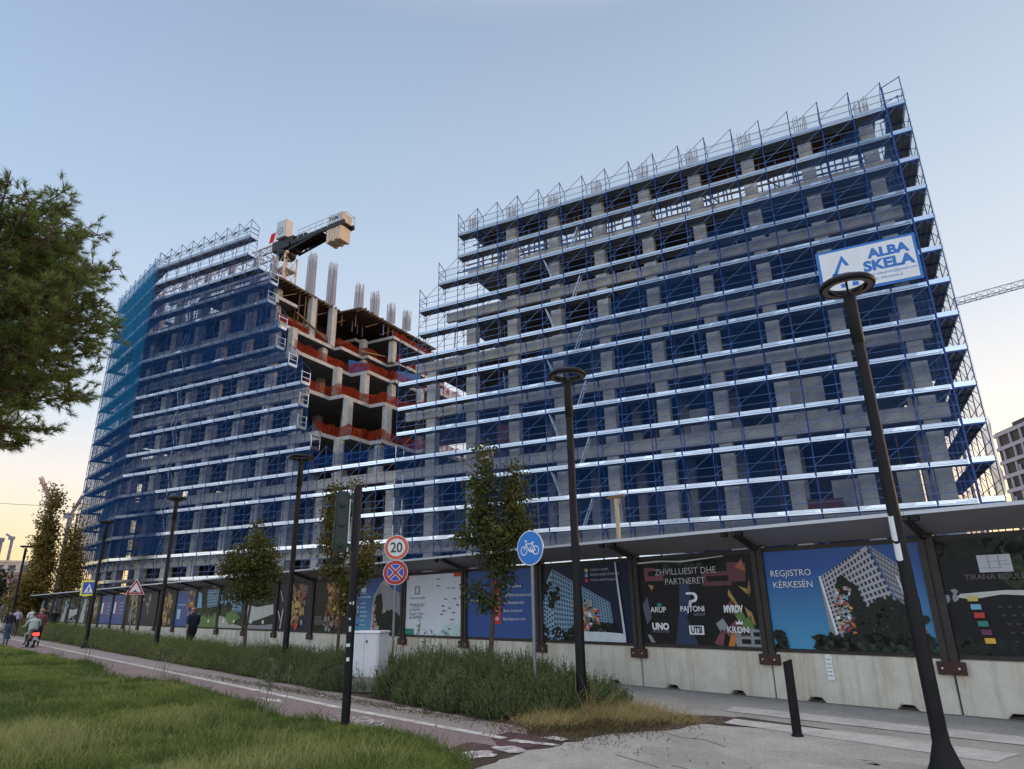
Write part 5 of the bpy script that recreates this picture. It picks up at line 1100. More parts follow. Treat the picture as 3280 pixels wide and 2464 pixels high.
deciduous('young street tree with thin yellowish leaves, just behind the traffic light', K(13.0, 2.8), 5.1, [(-.28, 0, 4.55, .24, .40), (.14, 0, 4.75, .17, .42), (-.38, 0, 3.9, .34, .35), (.05, 0, 4.1, .3, .35), (-.52, 0, 3.3, .28, .25), (.62, .1, 3.3, .3, .4), (-.15, 0, 3.2, .38, .3), (.5, 0, 2.75, .4, .45), (-.3, 0, 2.6, .35, .25), (.25, 0, 2.25, .42, .35), (.1, 0, 1.7, .25, .3)], GY, 6200, (.05, 0), .05, seed=3, lf=.085)
deciduous('young street tree with a green spreading crown, right of the walking man', K(18.6, 2.8), 4.4, [(-.05, 0, 4.15, .2, .35), (.0, 0, 3.6, .42, .32), (-.55, 0, 3.2, .48, .3), (.5, 0, 3.25, .42, .28), (-.1, 0, 2.95, .62, .35), (-.8, 0, 2.85, .32, .22), (.62, 0, 2.75, .38, .28), (.0, 0, 2.4, .58, .32), (.35, 0, 2.1, .42, .25), (-.35, 0, 2.05, .35, .2)], GO, 8200, (.0, 0), .055, seed=4, lf=.09)
deciduous('bare sapling with few leaves beside the triangular warning sign', K(31.3, 2.9), 5.6, [(.0, 0, 5.2, .12, .3), (.1, 0, 4.4, .16, .3), (-.1, 0, 3.6, .2, .3)], GY, 60, (-.1, 0), .04, seed=5, lf=.07, twigs=24, group=None)
# poplars beyond the walkers
def poplar(label, loc, h, rb, n, seed, shape=1.):
    rs = random.Random(seed); cl = []; k = 16
    for i in range(k):
        z = h*(.10+.88*i/(k-1)); rr = rb*(.85+.45*sin(min(1, i/4)*pi/2))*(1-.78*(i/(k-1))**1.5*shape)*.72
        for j in range(3 if i < 12 else 1): a = rs.uniform(0, 2*pi); q = rr*.55*rs.random(); cl.append((q*cos(a), q*sin(a), z+rs.uniform(-.2, .2), rr*rs.uniform(.55, .95), h*.055))
    return deciduous(label, loc, h, cl, ('leaf_poplar', (.09, .072, .02), (.32, .23, .06), .5, .5), n, (rs.uniform(-.2, .2), 0), .16, 'poplars left of the building', .24, seed=seed, name='poplar_tree', twigs=60)
poplar('tallest columnar poplar, warm brown green, left of the building', (-42.3, 60.2, 0), 12.6, .95, 11000, 11, .7)
poplar('thin columnar poplar between the tall poplar and the building', (-40.1, 60.6, 0), 10.9, .5, 4200, 12, .8)
poplar('bushy lower poplar in front of the two columnar ones', (-41.7, 58.8, 0), 5.4, 1.7, 9000, 13, .8)
poplar('thin poplar touching the left edge of the scaffolding', (-39.4, 60.6, 0), 9.0, .62, 2800, 14, .8)
deciduous('small dark roadside tree at the left edge of the photo', (-47.6, 61.8, 0), 6.4, [(0, 0, 4.8, 1.3, 1.0), (.6, 0, 3.8, 1.4, .9), (-.6, 0, 4, 1.5, 1), (0, 0, 2.6, 1.8, .9), (-1.4, 0, 3, 1.4, .9)], ('leaf_dark_far', (.012, .017, .007), (.05, .055, .02), .3, .6), 4200, (0, 0), .12, None, .24, seed=15, name='roadside_tree')
# the pine reaching in from the left
def pine(label, loc):
    r = thing('pine_tree', label, 'tree', loc, 0); rs = random.Random(21); b = MB(); P0 = Vector((0, 0, 0)); 
    tp = Vector((.2, .1, 10.2)); pts_ = [P0.lerp(tp, i/10)+Vector((rs.uniform(-.05, .05), rs.uniform(-.05, .05), 0)) for i in range(11)]
    for i in range(10): b.bar(pts_[i], pts_[i+1], .34*(1-.085*i), n=10, w2=.34*(1-.085*(i+1)))
    b.build('trunk', mat('pine_bark', (.10, .065, .045), .95, var=.4, vscale=9, bump=.7, bscale=18), r)
    tw = MB(); T_ = []; TD = []
    nb = 145
    for i in range(nb):
        f = i/nb; z = 5.6+4.55*f; reach = (2.9*sqrt(max(0, 1-((z-6.9)/4.2)**2)) if z > 6.9 else 2.9-.35*(6.9-z))*rs.uniform(.72, 1.04)
        a = i*2.39996+rs.uniform(-.3, .3); s0 = pts_[0].lerp(tp, (z-.2)/10.2); drop = -.10*reach if z < 6 else .18*reach
        e = s0+Vector((cos(a)*reach, sin(a)*reach, drop+.25*reach*f)); m_ = s0.lerp(e, .55)+Vector((0, 0, -.06*reach))
        tw.bar(s0, m_, .07, n=6, w2=.04); tw.bar(m_, e, .04, n=6, w2=.015)
        for j in range(int(17+reach*7)):
            u = rs.uniform(.22, 1.0)**.75; q = (s0.lerp(m_, u/.55) if u < .55 else m_.lerp(e, (u-.55)/.45)); ln_ = .30+.55*reach*.28*(1.15-u)
            d = Vector((rs.gauss(0, 1), rs.gauss(0, 1), rs.gauss(0, .55)+.12)).normalized()*ln_*rs.uniform(.5, 1.3); t_ = q+d
            tw.bar(q, t_, .016, w2=.007); gd = (d.normalized()+Vector((cos(a), sin(a), .5))*.6).normalized()
            T_.append(t_); TD.append(gd)
            if rs.random() < .5: T_.append(q.lerp(t_, .55)); TD.append((gd+Vector((rs.gauss(0, .5), rs.gauss(0, .5), rs.gauss(0, .5)))).normalized())
    tw.build('branches', MATS['pine_bark'], r)
    T_ = np.array([tuple(t) for t in T_]); TD = np.array([tuple(t) for t in TD]); nn = 44; n = len(T_)
    P = np.repeat(T_, nn, 0)-np.repeat(TD, nn, 0)*rng.uniform(0, .16, (n*nn, 1)); ax_ = np.repeat(TD, nn, 0)
    D_ = unit(ax_*.75+unit(np.cross(ax_, rand_dirs(n*nn)))*rng.uniform(.25, 1.05, (n*nn, 1))); LL = rng.uniform(.10, .20, n*nn)
    raw_mesh('needles', tris_from(P, D_, side(D_), LL, np.full(n*nn, .0066)), 3, leaf_mat('pine_needle', (.064, .105, .030), (.24, .30, .09), .5, 1.3), r); return r
pine('dark green pine crown with long needles reaching in at the left edge', (-11.9, 12.9, 0))
# ------------------------------------------------------------------ grass
le = np.array(LAWN_EDGE)
def two(P, mid, tip, Ww, keep=None):
    """a bent blade: two tapering quads"""
    A = np.stack([P-Ww, P+Ww, mid+Ww*.75, mid-Ww*.75], 1); B = np.stack([mid-Ww*.75, mid+Ww*.75, tip+Ww*.12, tip-Ww*.12], 1)
    if keep is not None: A, B = A[keep], B[keep]
    return np.concatenate([A, B])
def blades(n, a_rng, d_rng, hmin, hmax, wd, mt, name, lean=.5, clump=None, pw=1.):
    a = rng.uniform(*a_rng, n); d = d_rng[0]+(d_rng[1]-d_rng[0])*rng.uniform(0, 1, n)**pw
    eo = np.interp(a, le[:, 0], le[:, 1])
    o = eo+d-.05+rng.normal(size=n)*.05
    ex = np.minimum(1, np.maximum(0, d))
    z = .014+.10*ex*(.75+.5*np.sin(a*.9+1)*np.sin(o*.7))
    th = -a; x, y = -a, -o; c, s = cos(RB), sin(RB); P = np.stack([BC.x+x*c-y*s, BC.y+x*s+y*c, z], 1)
    pat = .62+.38*np.sin(P[:, 0]*1.7+np.sin(P[:, 1]*1.3)*1.5)*np.cos(P[:, 1]*1.1+P[:, 0]*.6)
    D_ = unit(rng.normal(size=(n, 3))*np.array([lean, lean, .1])+np.array([.08, -.05, 1.]))
    hh = rng.uniform(hmin, hmax, n)*(.5+.7*pat)*np.minimum(1, .45+ex)
    keep = np.ones(n, bool) if clump is None else rng.uniform(0, 1, n) < clump(a, o, pat)
    Wd = unit(np.cross(D_, rand_dirs(n))); V = np.empty((n, 4, 3)); h1 = hh[:, None]; bend = unit(rng.normal(size=(n, 3))*np.array([1, 1, 0]))
    w_ = (wd*rng.uniform(.6, 1.3, n))[:, None]; mid = P+D_*h1*.55; tip = P+D_*h1+bend*h1*.28-np.array([0, 0, 1])*h1*.08
    return two(P, mid, tip, Wd*w_, keep)
GRASS = leaf_mat('grass_blade', (.095, .145, .028), (.34, .36, .10), .4, .75); STRAW = leaf_mat('dry_straw', (.24, .19, .08), (.55, .43, .19), .35, 1.5)
nb = lambda lo, hi: (lambda a, o, pat: np.clip((pat-lo)/(hi-lo), .05, 1))
bare = lambda a, o, pat: np.where((np.abs(a-17.6) < 1.9) & (o < 7.6), .12, np.clip(.35+pat, 0, 1))*np.where(np.sin(a*2.3+np.sin(o*1.9)*1.4)*np.sin(o*2.7+a*.8) > .72, .25, 1)*np.clip(.35+(o-np.interp(a, le[:, 0], le[:, 1]))*2.2+.35*np.sin(a*5.1)+.25*np.sin(a*11.7), .05, 1)
Vg = np.concatenate([blades(190000, (2.9, 11), (0, 4.6), .04, .11, .0040, GRASS, 'g', .6, bare), blades(85000, (8, 24), (0, 5), .06, .14, .006, GRASS, 'g', .45, bare), blades(45000, (20, 62), (0, 7), .07, .16, .011, GRASS, 'g', .45, None),
                     blades(9000, (2.9, 12), (0, .5), .08, .17, .005, GRASS, 'g', .6, None)])
def tufts(n, a_rng, d_rng, per, hmin, hmax, wd, spread):
    ca = rng.uniform(*a_rng, n); cd = rng.uniform(*d_rng, n); co = np.interp(ca, le[:, 0], le[:, 1])+cd; sz = rng.uniform(.5, 1.5, n)
    a = np.repeat(ca, per)+rng.normal(size=n*per)*spread*np.repeat(sz, per); o = np.repeat(co, per)+rng.normal(size=n*per)*spread*np.repeat(sz, per)
    x, y = -a, -o; c, s_ = cos(RB), sin(RB); P = np.stack([BC.x+x*c-y*s_, BC.y+x*s_+y*c, .014+.085*np.minimum(1, np.maximum(0, np.repeat(cd, per)))], 1)
    D_ = unit(rng.normal(size=(n*per, 3))*np.array([.5, .5, .1])+np.array([0, 0, 1.])); hh = (rng.uniform(hmin, hmax, n*per)*np.repeat(sz, per))[:, None]; bend = unit(rng.normal(size=(n*per, 3))*np.array([1, 1, 0]))
    Wd = unit(np.cross(D_, rand_dirs(n*per))); return two(P, P+D_*hh*.55, P+D_*hh+bend*hh*.35, Wd*(wd*rng.uniform(.6, 1.3, n*per))[:, None])
Vk = np.concatenate([tufts(240, (3, 12), (.05, 4.5), 60, .06, .16, .0045, .08), tufts(160, (10, 30), (.0, 4), 46, .08, .2, .007, .12), tufts(90, (3, 24), (-.05, .25), 50, .06, .2, .005, .09)])
tag(raw_mesh('grass_tufts', Vk, 4, leaf_mat('tuft_blade', (.040, .085, .016), (.15, .20, .045), .4, .8)), 'darker green grass tufts dotted over the lawn and along its edge', 'grass', kind='stuff')
tag(raw_mesh('grass', Vg, 4, GRASS), 'short green lawn grass filling the lower left corner', 'grass', kind='stuff')
Vt = np.concatenate([blades(15000, (3.2, 8.5), (.6, 4.4), .13, .32, .0026, STRAW, 's', .3, nb(.5, .95)), blades(2200, (8, 20), (.4, 4), .14, .28, .003, STRAW, 's', .3, nb(.55, .97))])
tag(raw_mesh('tall_grass', Vt, 4, leaf_mat('pale_grass', (.22, .24, .08), (.50, .46, .20), .4, 1.)), 'taller pale grass stalks standing out of the lawn', 'grass', kind='stuff')
# dry grass at the corner of the bush
def patch(n, ctr, sa, so, h0, h1, wd, mt, lean, base=.01):
    a = ctr[0]+rng.normal(size=n)*sa; o = ctr[1]+rng.normal(size=n)*so; x, y = -a, -o; c, s = cos(RB), sin(RB)
    P = np.stack([BC.x+x*c-y*s, BC.y+x*s+y*c, np.full(n, base)], 1); D_ = unit(rng.normal(size=(n, 3))*np.array([lean, lean, .15])+np.array([.25, -.1, .85]))
    hh = rng.uniform(h0, h1, n)[:, None]; w_ = (wd*rng.uniform(.6, 1.3, n))[:, None]; Wd = unit(np.cross(D_, rand_dirs(n))); V = np.empty((n, 4, 3)); bend = unit(rng.normal(size=(n, 3))*np.array([1, 1, .1]))
    V = two(P, P+D_*hh*.55, P+D_*hh+bend*hh*.3, Wd*w_); V[:, :, 2] = np.maximum(V[:, :, 2], .008); return V
Vd = np.concatenate([patch(3400, (3.8, 3.25), .36, .32, .08, .30, .0032, STRAW, .6), patch(2200, (4.3, 4.25), .28, .22, .06, .26, .003, STRAW, .9), patch(1800, (3.15, 3.0), .28, .2, .04, .12, .003, STRAW, .8), patch(26, (4.1, 3.6), .12, .12, .45, .75, .004, STRAW, .3)])
tag(raw_mesh('dry_grass', Vd, 4, STRAW), 'dry straw coloured grass at the foot of the corner bush', 'grass', kind='stuff')
Vd = np.concatenate([patch(4200, (3.7, 4.2), .45, .45, .03, .10, .005, GRASS, .9), patch(1800, (3.3, 3.3), .35, .3, .03, .09, .005, GRASS, .9), patch(2500, (10, 5.0), 3.4, .12, .02, .07, .005, GRASS, 1.)])
tag(raw_mesh('ground_weeds', Vd, 4, leaf_mat('weed_olive', (.05, .045, .016), (.15, .12, .05), .3, 2.)), 'low olive weeds on the bare soil strip', 'weeds', kind='stuff')
# leaf litter and dead leaves along the hedge foot
n = 1500; a = np.concatenate([rng.uniform(4.2, 30, n//2), rng.uniform(2.6, 8, n//2)]); o = np.concatenate([4.72-np.maximum(0, a[:n//2]-8)*.036+rng.normal(size=n//2)*.10, 4.9+rng.normal(size=n//2)*.28]); x, y = -a, -o
P = np.stack([BC.x+x*cos(RB)-y*sin(RB), BC.y+x*sin(RB)+y*cos(RB), rng.uniform(.018, .03, n)], 1); D_ = unit(rng.normal(size=(n, 3))*np.array([1, 1, .15])); 
tag(raw_mesh('leaf_litter', quads_from(P, D_, unit(np.cross(D_, np.array([0, 0, 1.]))), rng.uniform(.02, .06, n), rng.uniform(.006, .015, n)), 4, leaf_mat('dead_leaf', (.10, .055, .025), (.26, .16, .08), .2, 2.)), 'dead leaves scattered along the foot of the hedge', 'leaves', kind='stuff')
n = 420; a = rng.uniform(3, 16, n); d = rng.uniform(0, 4.2, n); o = np.interp(a, le[:, 0], le[:, 1])+d; x, y = -a, -o
P = np.stack([BC.x+x*cos(RB)-y*sin(RB), BC.y+x*sin(RB)+y*cos(RB), .06+.09*np.minimum(1, d)], 1); D_ = unit(rng.normal(size=(n, 3))*np.array([1, 1, .3]))
tag(raw_mesh('fallen_leaves', quads_from(P, D_, unit(np.cross(D_, np.array([0, 0, 1.]))), rng.uniform(.04, .08, n), rng.uniform(.012, .024, n)), 4, MATS['dead_leaf']), 'brown fallen leaves lying on the lawn', 'leaves', kind='stuff')
# tall weeds at the lawn edge
def weed(label, loc, stems, h, seed, leaves=16, ll=.11, group=None):
    rs = random.Random(seed); r = thing('tall_weed', label, 'plant', loc, 0, group); b = MB(); LP = []; LD = []
    for i in range(stems):
        p = Vector((rs.uniform(-.22, .22), rs.uniform(-.08, .08), 0)); q = p+Vector((rs.uniform(-.06, .16), rs.uniform(-.05, .05), h*rs.uniform(.7, 1.05))); b.bar(p, p.lerp(q, .5)+Vector((.015, 0, 0)), .012, n=5); b.bar(p.lerp(q, .5)+Vector((.015, 0, 0)), q, .010, n=5, w2=.005)
        for j in range(leaves): u = rs.uniform(.62, 1.03); LP.append(tuple(p.lerp(q, u))); LD.append((rs.gauss(0, 1), rs.gauss(0, 1), rs.gauss(.35, .4)))
    b.build('stem', mat('weed_stem', (.20, .19, .12), .8), r); LP = np.array(LP); LD = unit(np.array(LD)); LL = rng.uniform(.6, 1.2, len(LP))*ll
    raw_mesh('leaves', quads_from(LP, LD, side(LD), LL, LL*.17), 4, leaf_mat('weed_leaf', (.07, .09, .05), (.15, .17, .10), .3, 2.), r); return r
weed('spindly weed with grey green leaves at the lawn edge, before the hedge', (-3.86, 11.3, .02), 5, .88, 31)
weed('thin dry twig of a weed at the broken path end', K(4.05, 6.35), 1, .42, 32, 5, .05)
weed('dusty weed clump at the lawn edge, farther left', (-9.15, 18.2, .02), 7, .75, 33, 14, .09)
weed('small weed at the lawn edge near the far bike path', (-14.3, 23.6, .02), 6, .9, 34, 10, .1)
weed('wispy brown plant rising above the corner bush by the cabinet', K(8.5, 3.4, .35), 6, 1.0, 35, 20, .07)
# ------------------------------------------------------------------ people and the scooter
SKIN = mat('skin', (.36, .19, .13), .6, spec=.3)
def cloth(n, c): return mat('cloth_'+n, c, .9, var=.15, vscale=9, bump=.2, bscale=25)
def person(label, loc, rz, h=1.74, shirt='navy', sc=(.01, .012, .03), trs='navy_trousers', tc_=(.008, .009, .016), shoe=(.02, .018, .016), hair=(.02, .015, .012), bald=False, pose='walk', build=1., long_sleeve=False, group=None):
    """one continuous skinned body; local +y is the way the person faces"""
    r = thing('person', label, 'person', loc, rz, group); k = h/1.75
    V = []; E_ = []; RD = []; TG_ = []
    def v(p, rad, tag_, par=None):
        V.append(Vector(p)*k); RD.append((rad*k, rad*k) if not isinstance(rad, tuple) else (rad[0]*k, rad[1]*k)); TG_.append(tag_)
        if par is not None: E_.append((par, len(V)-1))
        return len(V)-1
    ride = pose == 'ride'; z0 = -.17 if ride else 0; ly = .0
    hip = v((0, 0, .95+z0), (.155*build, .115*build), 't'); wst = v((0, .01, 1.08+z0), (.15*build, .115*build), 's', hip); ch = v((0, .01+(.05 if ride else 0), 1.27+z0), (.165*build, .12*build), 's', wst)
    up = v((0, 0+(.07 if ride else 0), 1.40+z0), (.14*build, .09), 's', ch); nk = v((0, .015+(.08 if ride else 0), 1.50+z0), .056, 'k', up); hy = .03+(.10 if ride else 0)
    hd0 = v((0, hy, 1.58+z0), .075, 'k', nk); hd1 = v((0, hy, 1.66+z0), (.082, .098), 'k', hd0); v((0, hy-.005, 1.73+z0), (.062, .075), 'k', hd1); v((0, hy+.105, 1.625+z0), .014, 'k', hd1)
    for sx in (-1, 1): v((sx*.088, hy-.01, 1.63+z0), .014, 'k', hd1)
    for sx in (-1, 1):
        sh = v((sx*.19*build**.5, up and (.0+(.07 if ride else 0)), 1.41+z0), .068, 's', up)
        sw = .16*sx if pose == 'walk' else 0
        if ride: el = (sx*.31, .22, 1.17+z0); wr = (sx*.33, .48, 1.10+z0)
        elif pose == 'phone' and sx < 0: el = (sx*.26, .08, 1.15); wr = (sx*.18, .26, 1.26)
        else: el = (sx*.255, -.03+sw*.6, 1.13); wr = (sx*.275, .06+sw*1.3, .90)
        e = v(el, .050, 's', sh); ef = v((Vector(el)*.75+Vector(wr)*.25), .042, 's' if long_sleeve else 'k', e); w_ = v(wr, .030, 'k', ef)
        d = (Vector(wr)-Vector(el)).normalized(); pm = v(Vector(wr)+d*.07, (.036, .022), 'k', w_)
        for fi, (off_, ln_) in enumerate(((-.028, .070), (-.010, .082), (.010, .078), (.027, .062))):
            b0 = Vector(wr)+d*.10+Vector((0, off_, 0)); f1 = v(b0, .0095, 'k', pm); f2 = v(b0+d*ln_*.55+Vector((-sx*.012, 0, 0)), .0085, 'k', f1); v(b0+d*ln_*.9+Vector((-sx*.035, .0, 0)), .0075, 'k', f2)
        t1 = v(Vector(wr)+d*.05+Vector((-sx*.012, .042, 0)), .010, 'k', w_); v(Vector(wr)+d*.10+Vector((-sx*.018, .055, 0)), .0085, 'k', t1)
        # leg
        sg_ = sx*(1 if pose != 'stand' else 0)
        if ride: kn = (sx*.20, .38, .78+z0); an = (sx*.19, .30, .38+z0+.02)
        else: kn = (sx*.105, .10+.10*sg_, .50); an = (sx*.10, (.20 if sg_ > 0 else -.26) if sg_ else 0, .09 if sg_ >= 0 else .15)
        th = v((sx*.10, .01, .84+z0), .098*build**.7, 't', hip); kk = v(kn, .062, 't', th); cf = v(Vector(kn)*.6+Vector(an)*.4+Vector((0, -.02, 0)), .057, 't', kk); aa = v(an, .042, 't', cf)
        ft = v((an[0], an[1]-.03, an[2]-.045), .045, 'f', aa); v((an[0]+sx*.02, an[1]+.15, an[2]-.055+(.0 if sg_ >= 0 else -.03)), .036, 'f', ft)
    me = bpy.data.meshes.new('b'); me.from_pydata([tuple(p) for p in V], E_, []); o = bpy.data.objects.new('b', me); COL.objects.link(o)
    m = o.modifiers.new('s', 'SKIN'); o.modifiers.new('u', 'SUBSURF').levels = 1; o.modifiers['u'].render_levels = 1; m.use_smooth_shade = True
    for i, rd in enumerate(RD): me.skin_vertices[0].data[i].radius = rd
    me.skin_vertices[0].data[0].use_root = True
    dg = bpy.context.evaluated_depsgraph_get(); dg.update(); mesh = bpy.data.meshes.new_from_object(o.evaluated_get(dg)); bpy.data.objects.remove(o)
    mesh.name = 'body'; mesh.materials.clear(); ms = [SKIN, cloth(shirt, sc), cloth(trs, tc_), mat('shoe', shoe, .6)]
    for x in ms: mesh.materials.append(x)
    Va = np.array([tuple(p) for p in V]); mp = {'k': 0, 's': 1, 't': 2, 'f': 3}
    for p in mesh.polygons:
        c = np.array(tuple(p.center)); i = int(np.argmin(((Va-c)**2).sum(1)-np.array([r_[0]**2*.6 for r_ in RD]))); p.material_index = mp[TG_[i]]; p.use_smooth = True
    b = bpy.data.objects.new('body', mesh); COL.objects.link(b); b.parent = r
    hb = MB(); hz = (1.69+z0)*k
    if bald: hb.ico((0, (hy-.045)*k, hz-.05*k), .078*k, 0, 2, (1.02, .8, .62))
    else: hb.ico((0, (hy-.018)*k, hz), .098*k, 0, 2, (.95, 1.12, .85))
    hb.build('hair', mat('hair_%d' % int(hair[0]*1000), hair, .8, var=.3, vscale=40), r)
    ey = MB()
    for sx in (-1, 1): ey.ico((sx*.034*k, (hy+.090)*k, (1.655+z0)*k), .011*k, 0, 1)
    ey.build('eyes', mat('eye_dark', (.03, .025, .02), .3), r)
    return r
AW = R(45.5)                                                     # heading along the path, away from the camera
person('heavy set balding man in navy polo and dark trousers walking behind the hedge', (-12.45, 26.75, 0), AW+.1, 1.72, 'navy', (.012, .014, .04), 'dark_trousers', (.010, .010, .018), hair=(.10, .07, .06), bald=True, build=1.28)
person('walker in crimson pink shirt and dark trousers right beside the scooter', (-23.75, 34.6, 0), AW-.1, 1.76, 'crimson', (.20, .05, .085), 'brown_trousers', (.04, .025, .025), hair=(.36, .22, .12), build=1.12)
person('walker in dark navy top and jeans, leftmost, left of the scooter rider', (-26.6, 36.4, 0), AW, 1.74, 'ink', (.014, .016, .03), 'jeans', (.05, .09, .16), hair=(.015, .013, .012), build=1.05)
person('farther walker in pale lilac shirt behind the one in navy', (-34.6, 48.0, 0), AW, 1.86, 'lilac', (.42, .42, .55), 'grey_trousers', (.06, .06, .07))
person('farther walker in white shirt above the scooter rider', (-36.0, 51.4, 0), AW, 1.86, 'white', (.60, .62, .66), 'grey_trousers', (.06, .06, .07))
person('farther dark haired walker in dark top behind the crimson shirt', (-35.6, 52.2, 0), AW, 1.88, 'charcoal', (.03, .03, .035), 'grey_trousers', (.06, .06, .07))
person('person in black on the pavement behind the hedge, below the tall poplar', (-33.6, 50.4, 0), AW, 1.74, 'black', (.008, .008, .010), 'black_trousers', (.010, .010, .012), pose='phone', build=1.1)
SCX, SCY = -23.4, 33.7
person('scooter rider in pale grey green shirt and light trousers, seen from behind', (SCX, SCY, 0), AW, 1.74, 'sage', (.38, .43, .40), 'sage_trousers', (.27, .30, .29), hair=(.06, .022, .014), pose='ride', build=1.35, long_sleeve=True)
sk_ = thing('scooter', 'dark motor scooter with a glowing red tail light, ridden on the path', 'scooter', (SCX, SCY, 0), AW)
SCD = mat('scooter_dark', (.03, .03, .034), .35, spec=.6)
for y in (-.55, .68):
    t_ = MB(); n = 24; vs = []
    for i in range(n):
        a = 2*pi*i/n
        for rr, x in ((.16, -.045), (.225, -.05), (.25, 0), (.225, .05), (.16, .045)): vs.append((x, y+rr*cos(a), .25+rr*sin(a)))
    t_.add(vs, [(i*5+j, ((i+1) % n)*5+j, ((i+1) % n)*5+j+1, i*5+j+1) for i in range(n) for j in range(4)], 0, True); wh = t_.build('wheel', mat('tyre', (.015, .015, .015), .9), sk_)
    t_ = MB(); t_.bar((-.04, y, .25), (.04, y, .25), .32, m=0, n=16); t_.build('rim', GALVD, wh)
b = MB(); b.prism([(-.80, .62), (-.72, .45), (-.30, .36), (.05, .26), (.42, .26), (.50, .40), (.08, .40), (-.02, .60), (-.10, .72), (-.55, .76)], 'x', -.16, .16); b.prism([(.46, .30), (.58, .34), (.50, .95), (.40, .95)], 'x', -.2, .2); b.build('body', SCD, sk_, bevel=.03)
b = MB(); b.prism([(-.72, .74), (-.1, .72), (-.08, .78), (-.3, .82), (-.70, .84)], 'x', -.13, .13); b.build('seat', mat('seat_vinyl', (.02, .02, .02), .6), sk_, bevel=.02)
b = MB(); b.bar((-.34, .42, 1.02), (.34, .42, 1.02), .035, n=8); b.bar((0, .62, .3), (0, .44, 1.02), .05, n=8); b.build('handlebar', SCD, sk_)
for x in (-.30, .30):
    b = MB(); b.bar((x, .42, 1.02), (x*1.15, .40, 1.2), .015); b.ico((x*1.2, .40, 1.23), .06, 0, 2, (1.2, .3, .8)); b.build('mirror', SCD, sk_)
b = MB(); b.box(-.13, .13, -.86, -.79, .55, .68); b.build('tail_light', mat('tail_light_red', (1.0, .03, .02), .4, emit=5.0), sk_, bevel=.02)
b = MB(); b.box(-.09, .09, -.845, -.83, .36, .50); b.build('number_plate', mat('plate_grey', (.4, .4, .4), .5), sk_)
b = MB(); b.bar((.14, -.2, .28), (.14, -.75, .34), .09, n=10); b.build('exhaust', GALVD, sk_)

# ------------------------------------------------------------------ background
tb = thing('office_tower', 'dark tower block with white floor bands and staggered fins, right edge', 'building', (114.5, 152.0, 0), R(-9))
# local -y runs towards the camera, local x points right
TDK = mat('tower_dark', (.022, .017, .022), .5, var=.2, vscale=.3); TWH = mat('tower_white', (.44, .40, .45), .6)
MB().box(0, 26, -46, 0, 0, 37.6).build('wall', TDK, tb)
for i in range(11):
    z = 36.9-i*3.25; MB().box(-.35, 26.2, -46.3, .3, z-.4, z+.42).build('floor_band', TWH, tb)
rs = random.Random(5)
for i in range(10):
    z = 36.5-i*3.25; b = MB()
    for j in range(11):
        y = -2.2-j*4.0+rs.choice((0, .9))+rs.uniform(-.5, .5); b.box(-.30, .0, y-.26, y+.26, z-2.43, z)
        if rs.random() < .4: b.box(-.30, .0, y-1.3, y-.9, z-2.43, z-1.0)
    b.build('fin_row', TWH, tb)
b = MB(); b.box(2, 22, -40, -4, 37.6, 39.2); b.build('plant_room', TDK, tb)
def block(label, loc, rz, wd, dp, h, m, nx, nz, win, roof=True, nm='apartment_building'):
    r = thing(nm, label, 'building', loc, rz); MB().box(-wd/2, wd/2, 0, dp, 0, h).build('wall', m, r); 
    b = MB(); b.box(-wd/2-.3, wd/2+.3, -.3, dp+.3, h, h+.5); b.build('roof', m, r)
    for i in range(nx):
        for j in range(nz):
            x = -wd/2+wd*(i+.5)/nx; z = h*(j+.55)/nz; q = MB(); q.box(x-wd/nx*.28, x+wd/nx*.28, -.06, .04, z-h/nz*.28, z+h/nz*.28); q.build('window', win, r)
    return r
WIN = mat('far_window', (.10, .11, .14), .3); FW = mat('far_render_white', (.50, .45, .40), .8, var=.08); FP = mat('far_render_pink', (.36, .24, .22), .8); FG = mat('far_grey', (.20, .20, .25), .6)
block('pale cream apartment block far behind the poplars, left edge', (-122.5, 164.5, 0), R(37), 12, 12, 12.8, FW, 5, 4, WIN)
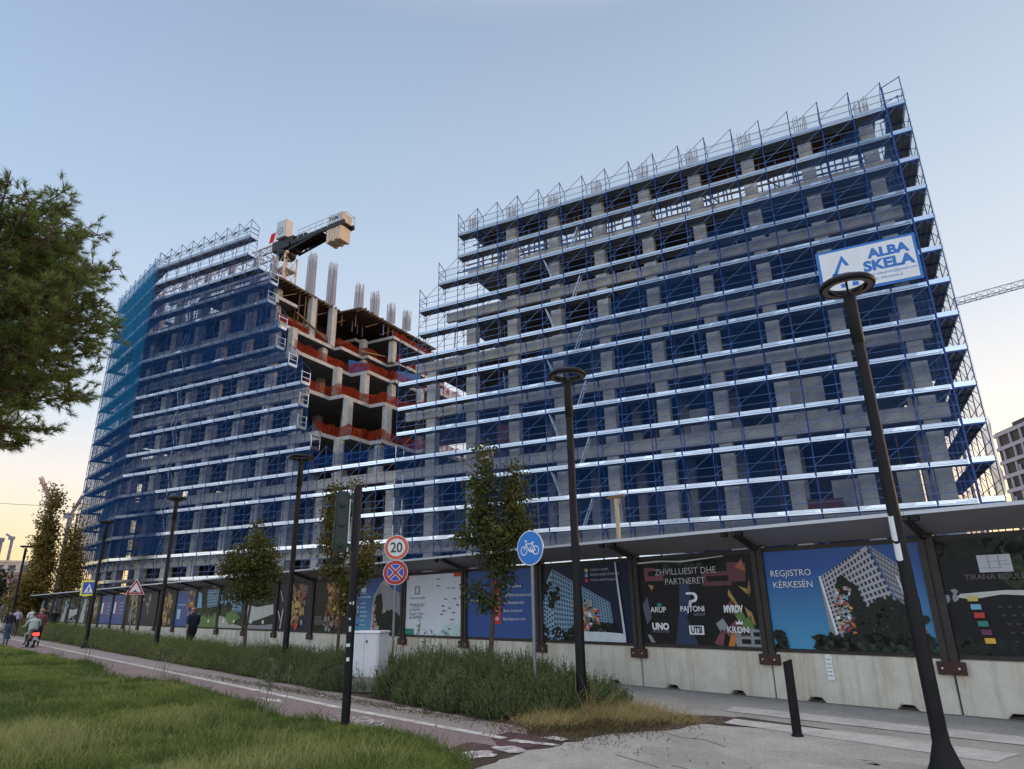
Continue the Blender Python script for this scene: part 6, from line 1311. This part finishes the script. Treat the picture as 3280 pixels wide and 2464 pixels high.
block('dull pink low building between the cream block and the poplars', (-82, 112, 0), R(37), 7, 9, 7.2, FP, 3, 2, WIN)
block('grey high rise cut by the left edge of the photo', (-174.8, 222.5, 0), R(38), 7, 12, 24.5, FG, 3, 7, WIN)
def luff(label, loc, az, ang, hm, ln_, m, wd=1.2):
    r = thing('tower_crane', label, 'crane', loc, -az); b = MB(); lattice(b, (0, 0, 0), (0, 0, hm), wd, wd, 2.2, 0, th=.2, br=.1); b.build('mast', m, r)
    b = MB(); lattice(b, (0, 0, hm), (cos(ang)*ln_, 0, hm+sin(ang)*ln_), wd*.8, wd*.8, 2, 0, th=.18, br=.1); b.build('jib', m, r); b = MB(); b.box(-1.2, .6, -.6, .6, hm-.6, hm+.6); b.build('counter_jib', m, r); return r
CPK = mat('far_crane_pink', (.52, .36, .36), .6)
luff('pink far luffing crane rising behind the tallest poplar', (-106.2, 150.5, 0), R(0), R(121), 25, 7.0, CPK, .7)
luff('thin far crane between the poplars and the scaffolding', (-101.2, 150.5, 0), R(0), R(66), 22, 7.0, FG, .45)
luff('tiny far crane above the cream apartment block', (-192, 255, 0), R(0), R(150), 28, 3.2, FG, .5)
rj = thing('tower_crane', 'grey lattice crane jib reaching in from the right above the dark tower', 'crane', (96, 49.5, 0), 0)
b = MB(); p = Vector((61.3-96, 82.8-49.5, 39.6)); q = Vector((8, -7.6, 39.6)); lattice(b, p, q, .9, .9, 1.3, 0, tri=True, th=.10, br=.06); b.build('jib', mat('far_crane_grey', (.40, .41, .46), .6), rj)
b = MB(); lattice(b, (0, 0, 0), (0, 0, 43), 1.6, 1.6, 2, 0, th=.16); b.build('mast', MATS['far_crane_grey'], rj)
cbl = MB(); P = [Vector((-110, 78, 19.8)).lerp(Vector((-49.3, 79.2, 13.2)), i/12)-Vector((0, 0, 1.0*sin(pi*i/12))) for i in range(13)]; cbl.path(P, .05, n=5)
tag(cbl.build('overhead_cable', BLACKM), 'thin overhead cable crossing the sky to the left end of the building', 'cable')
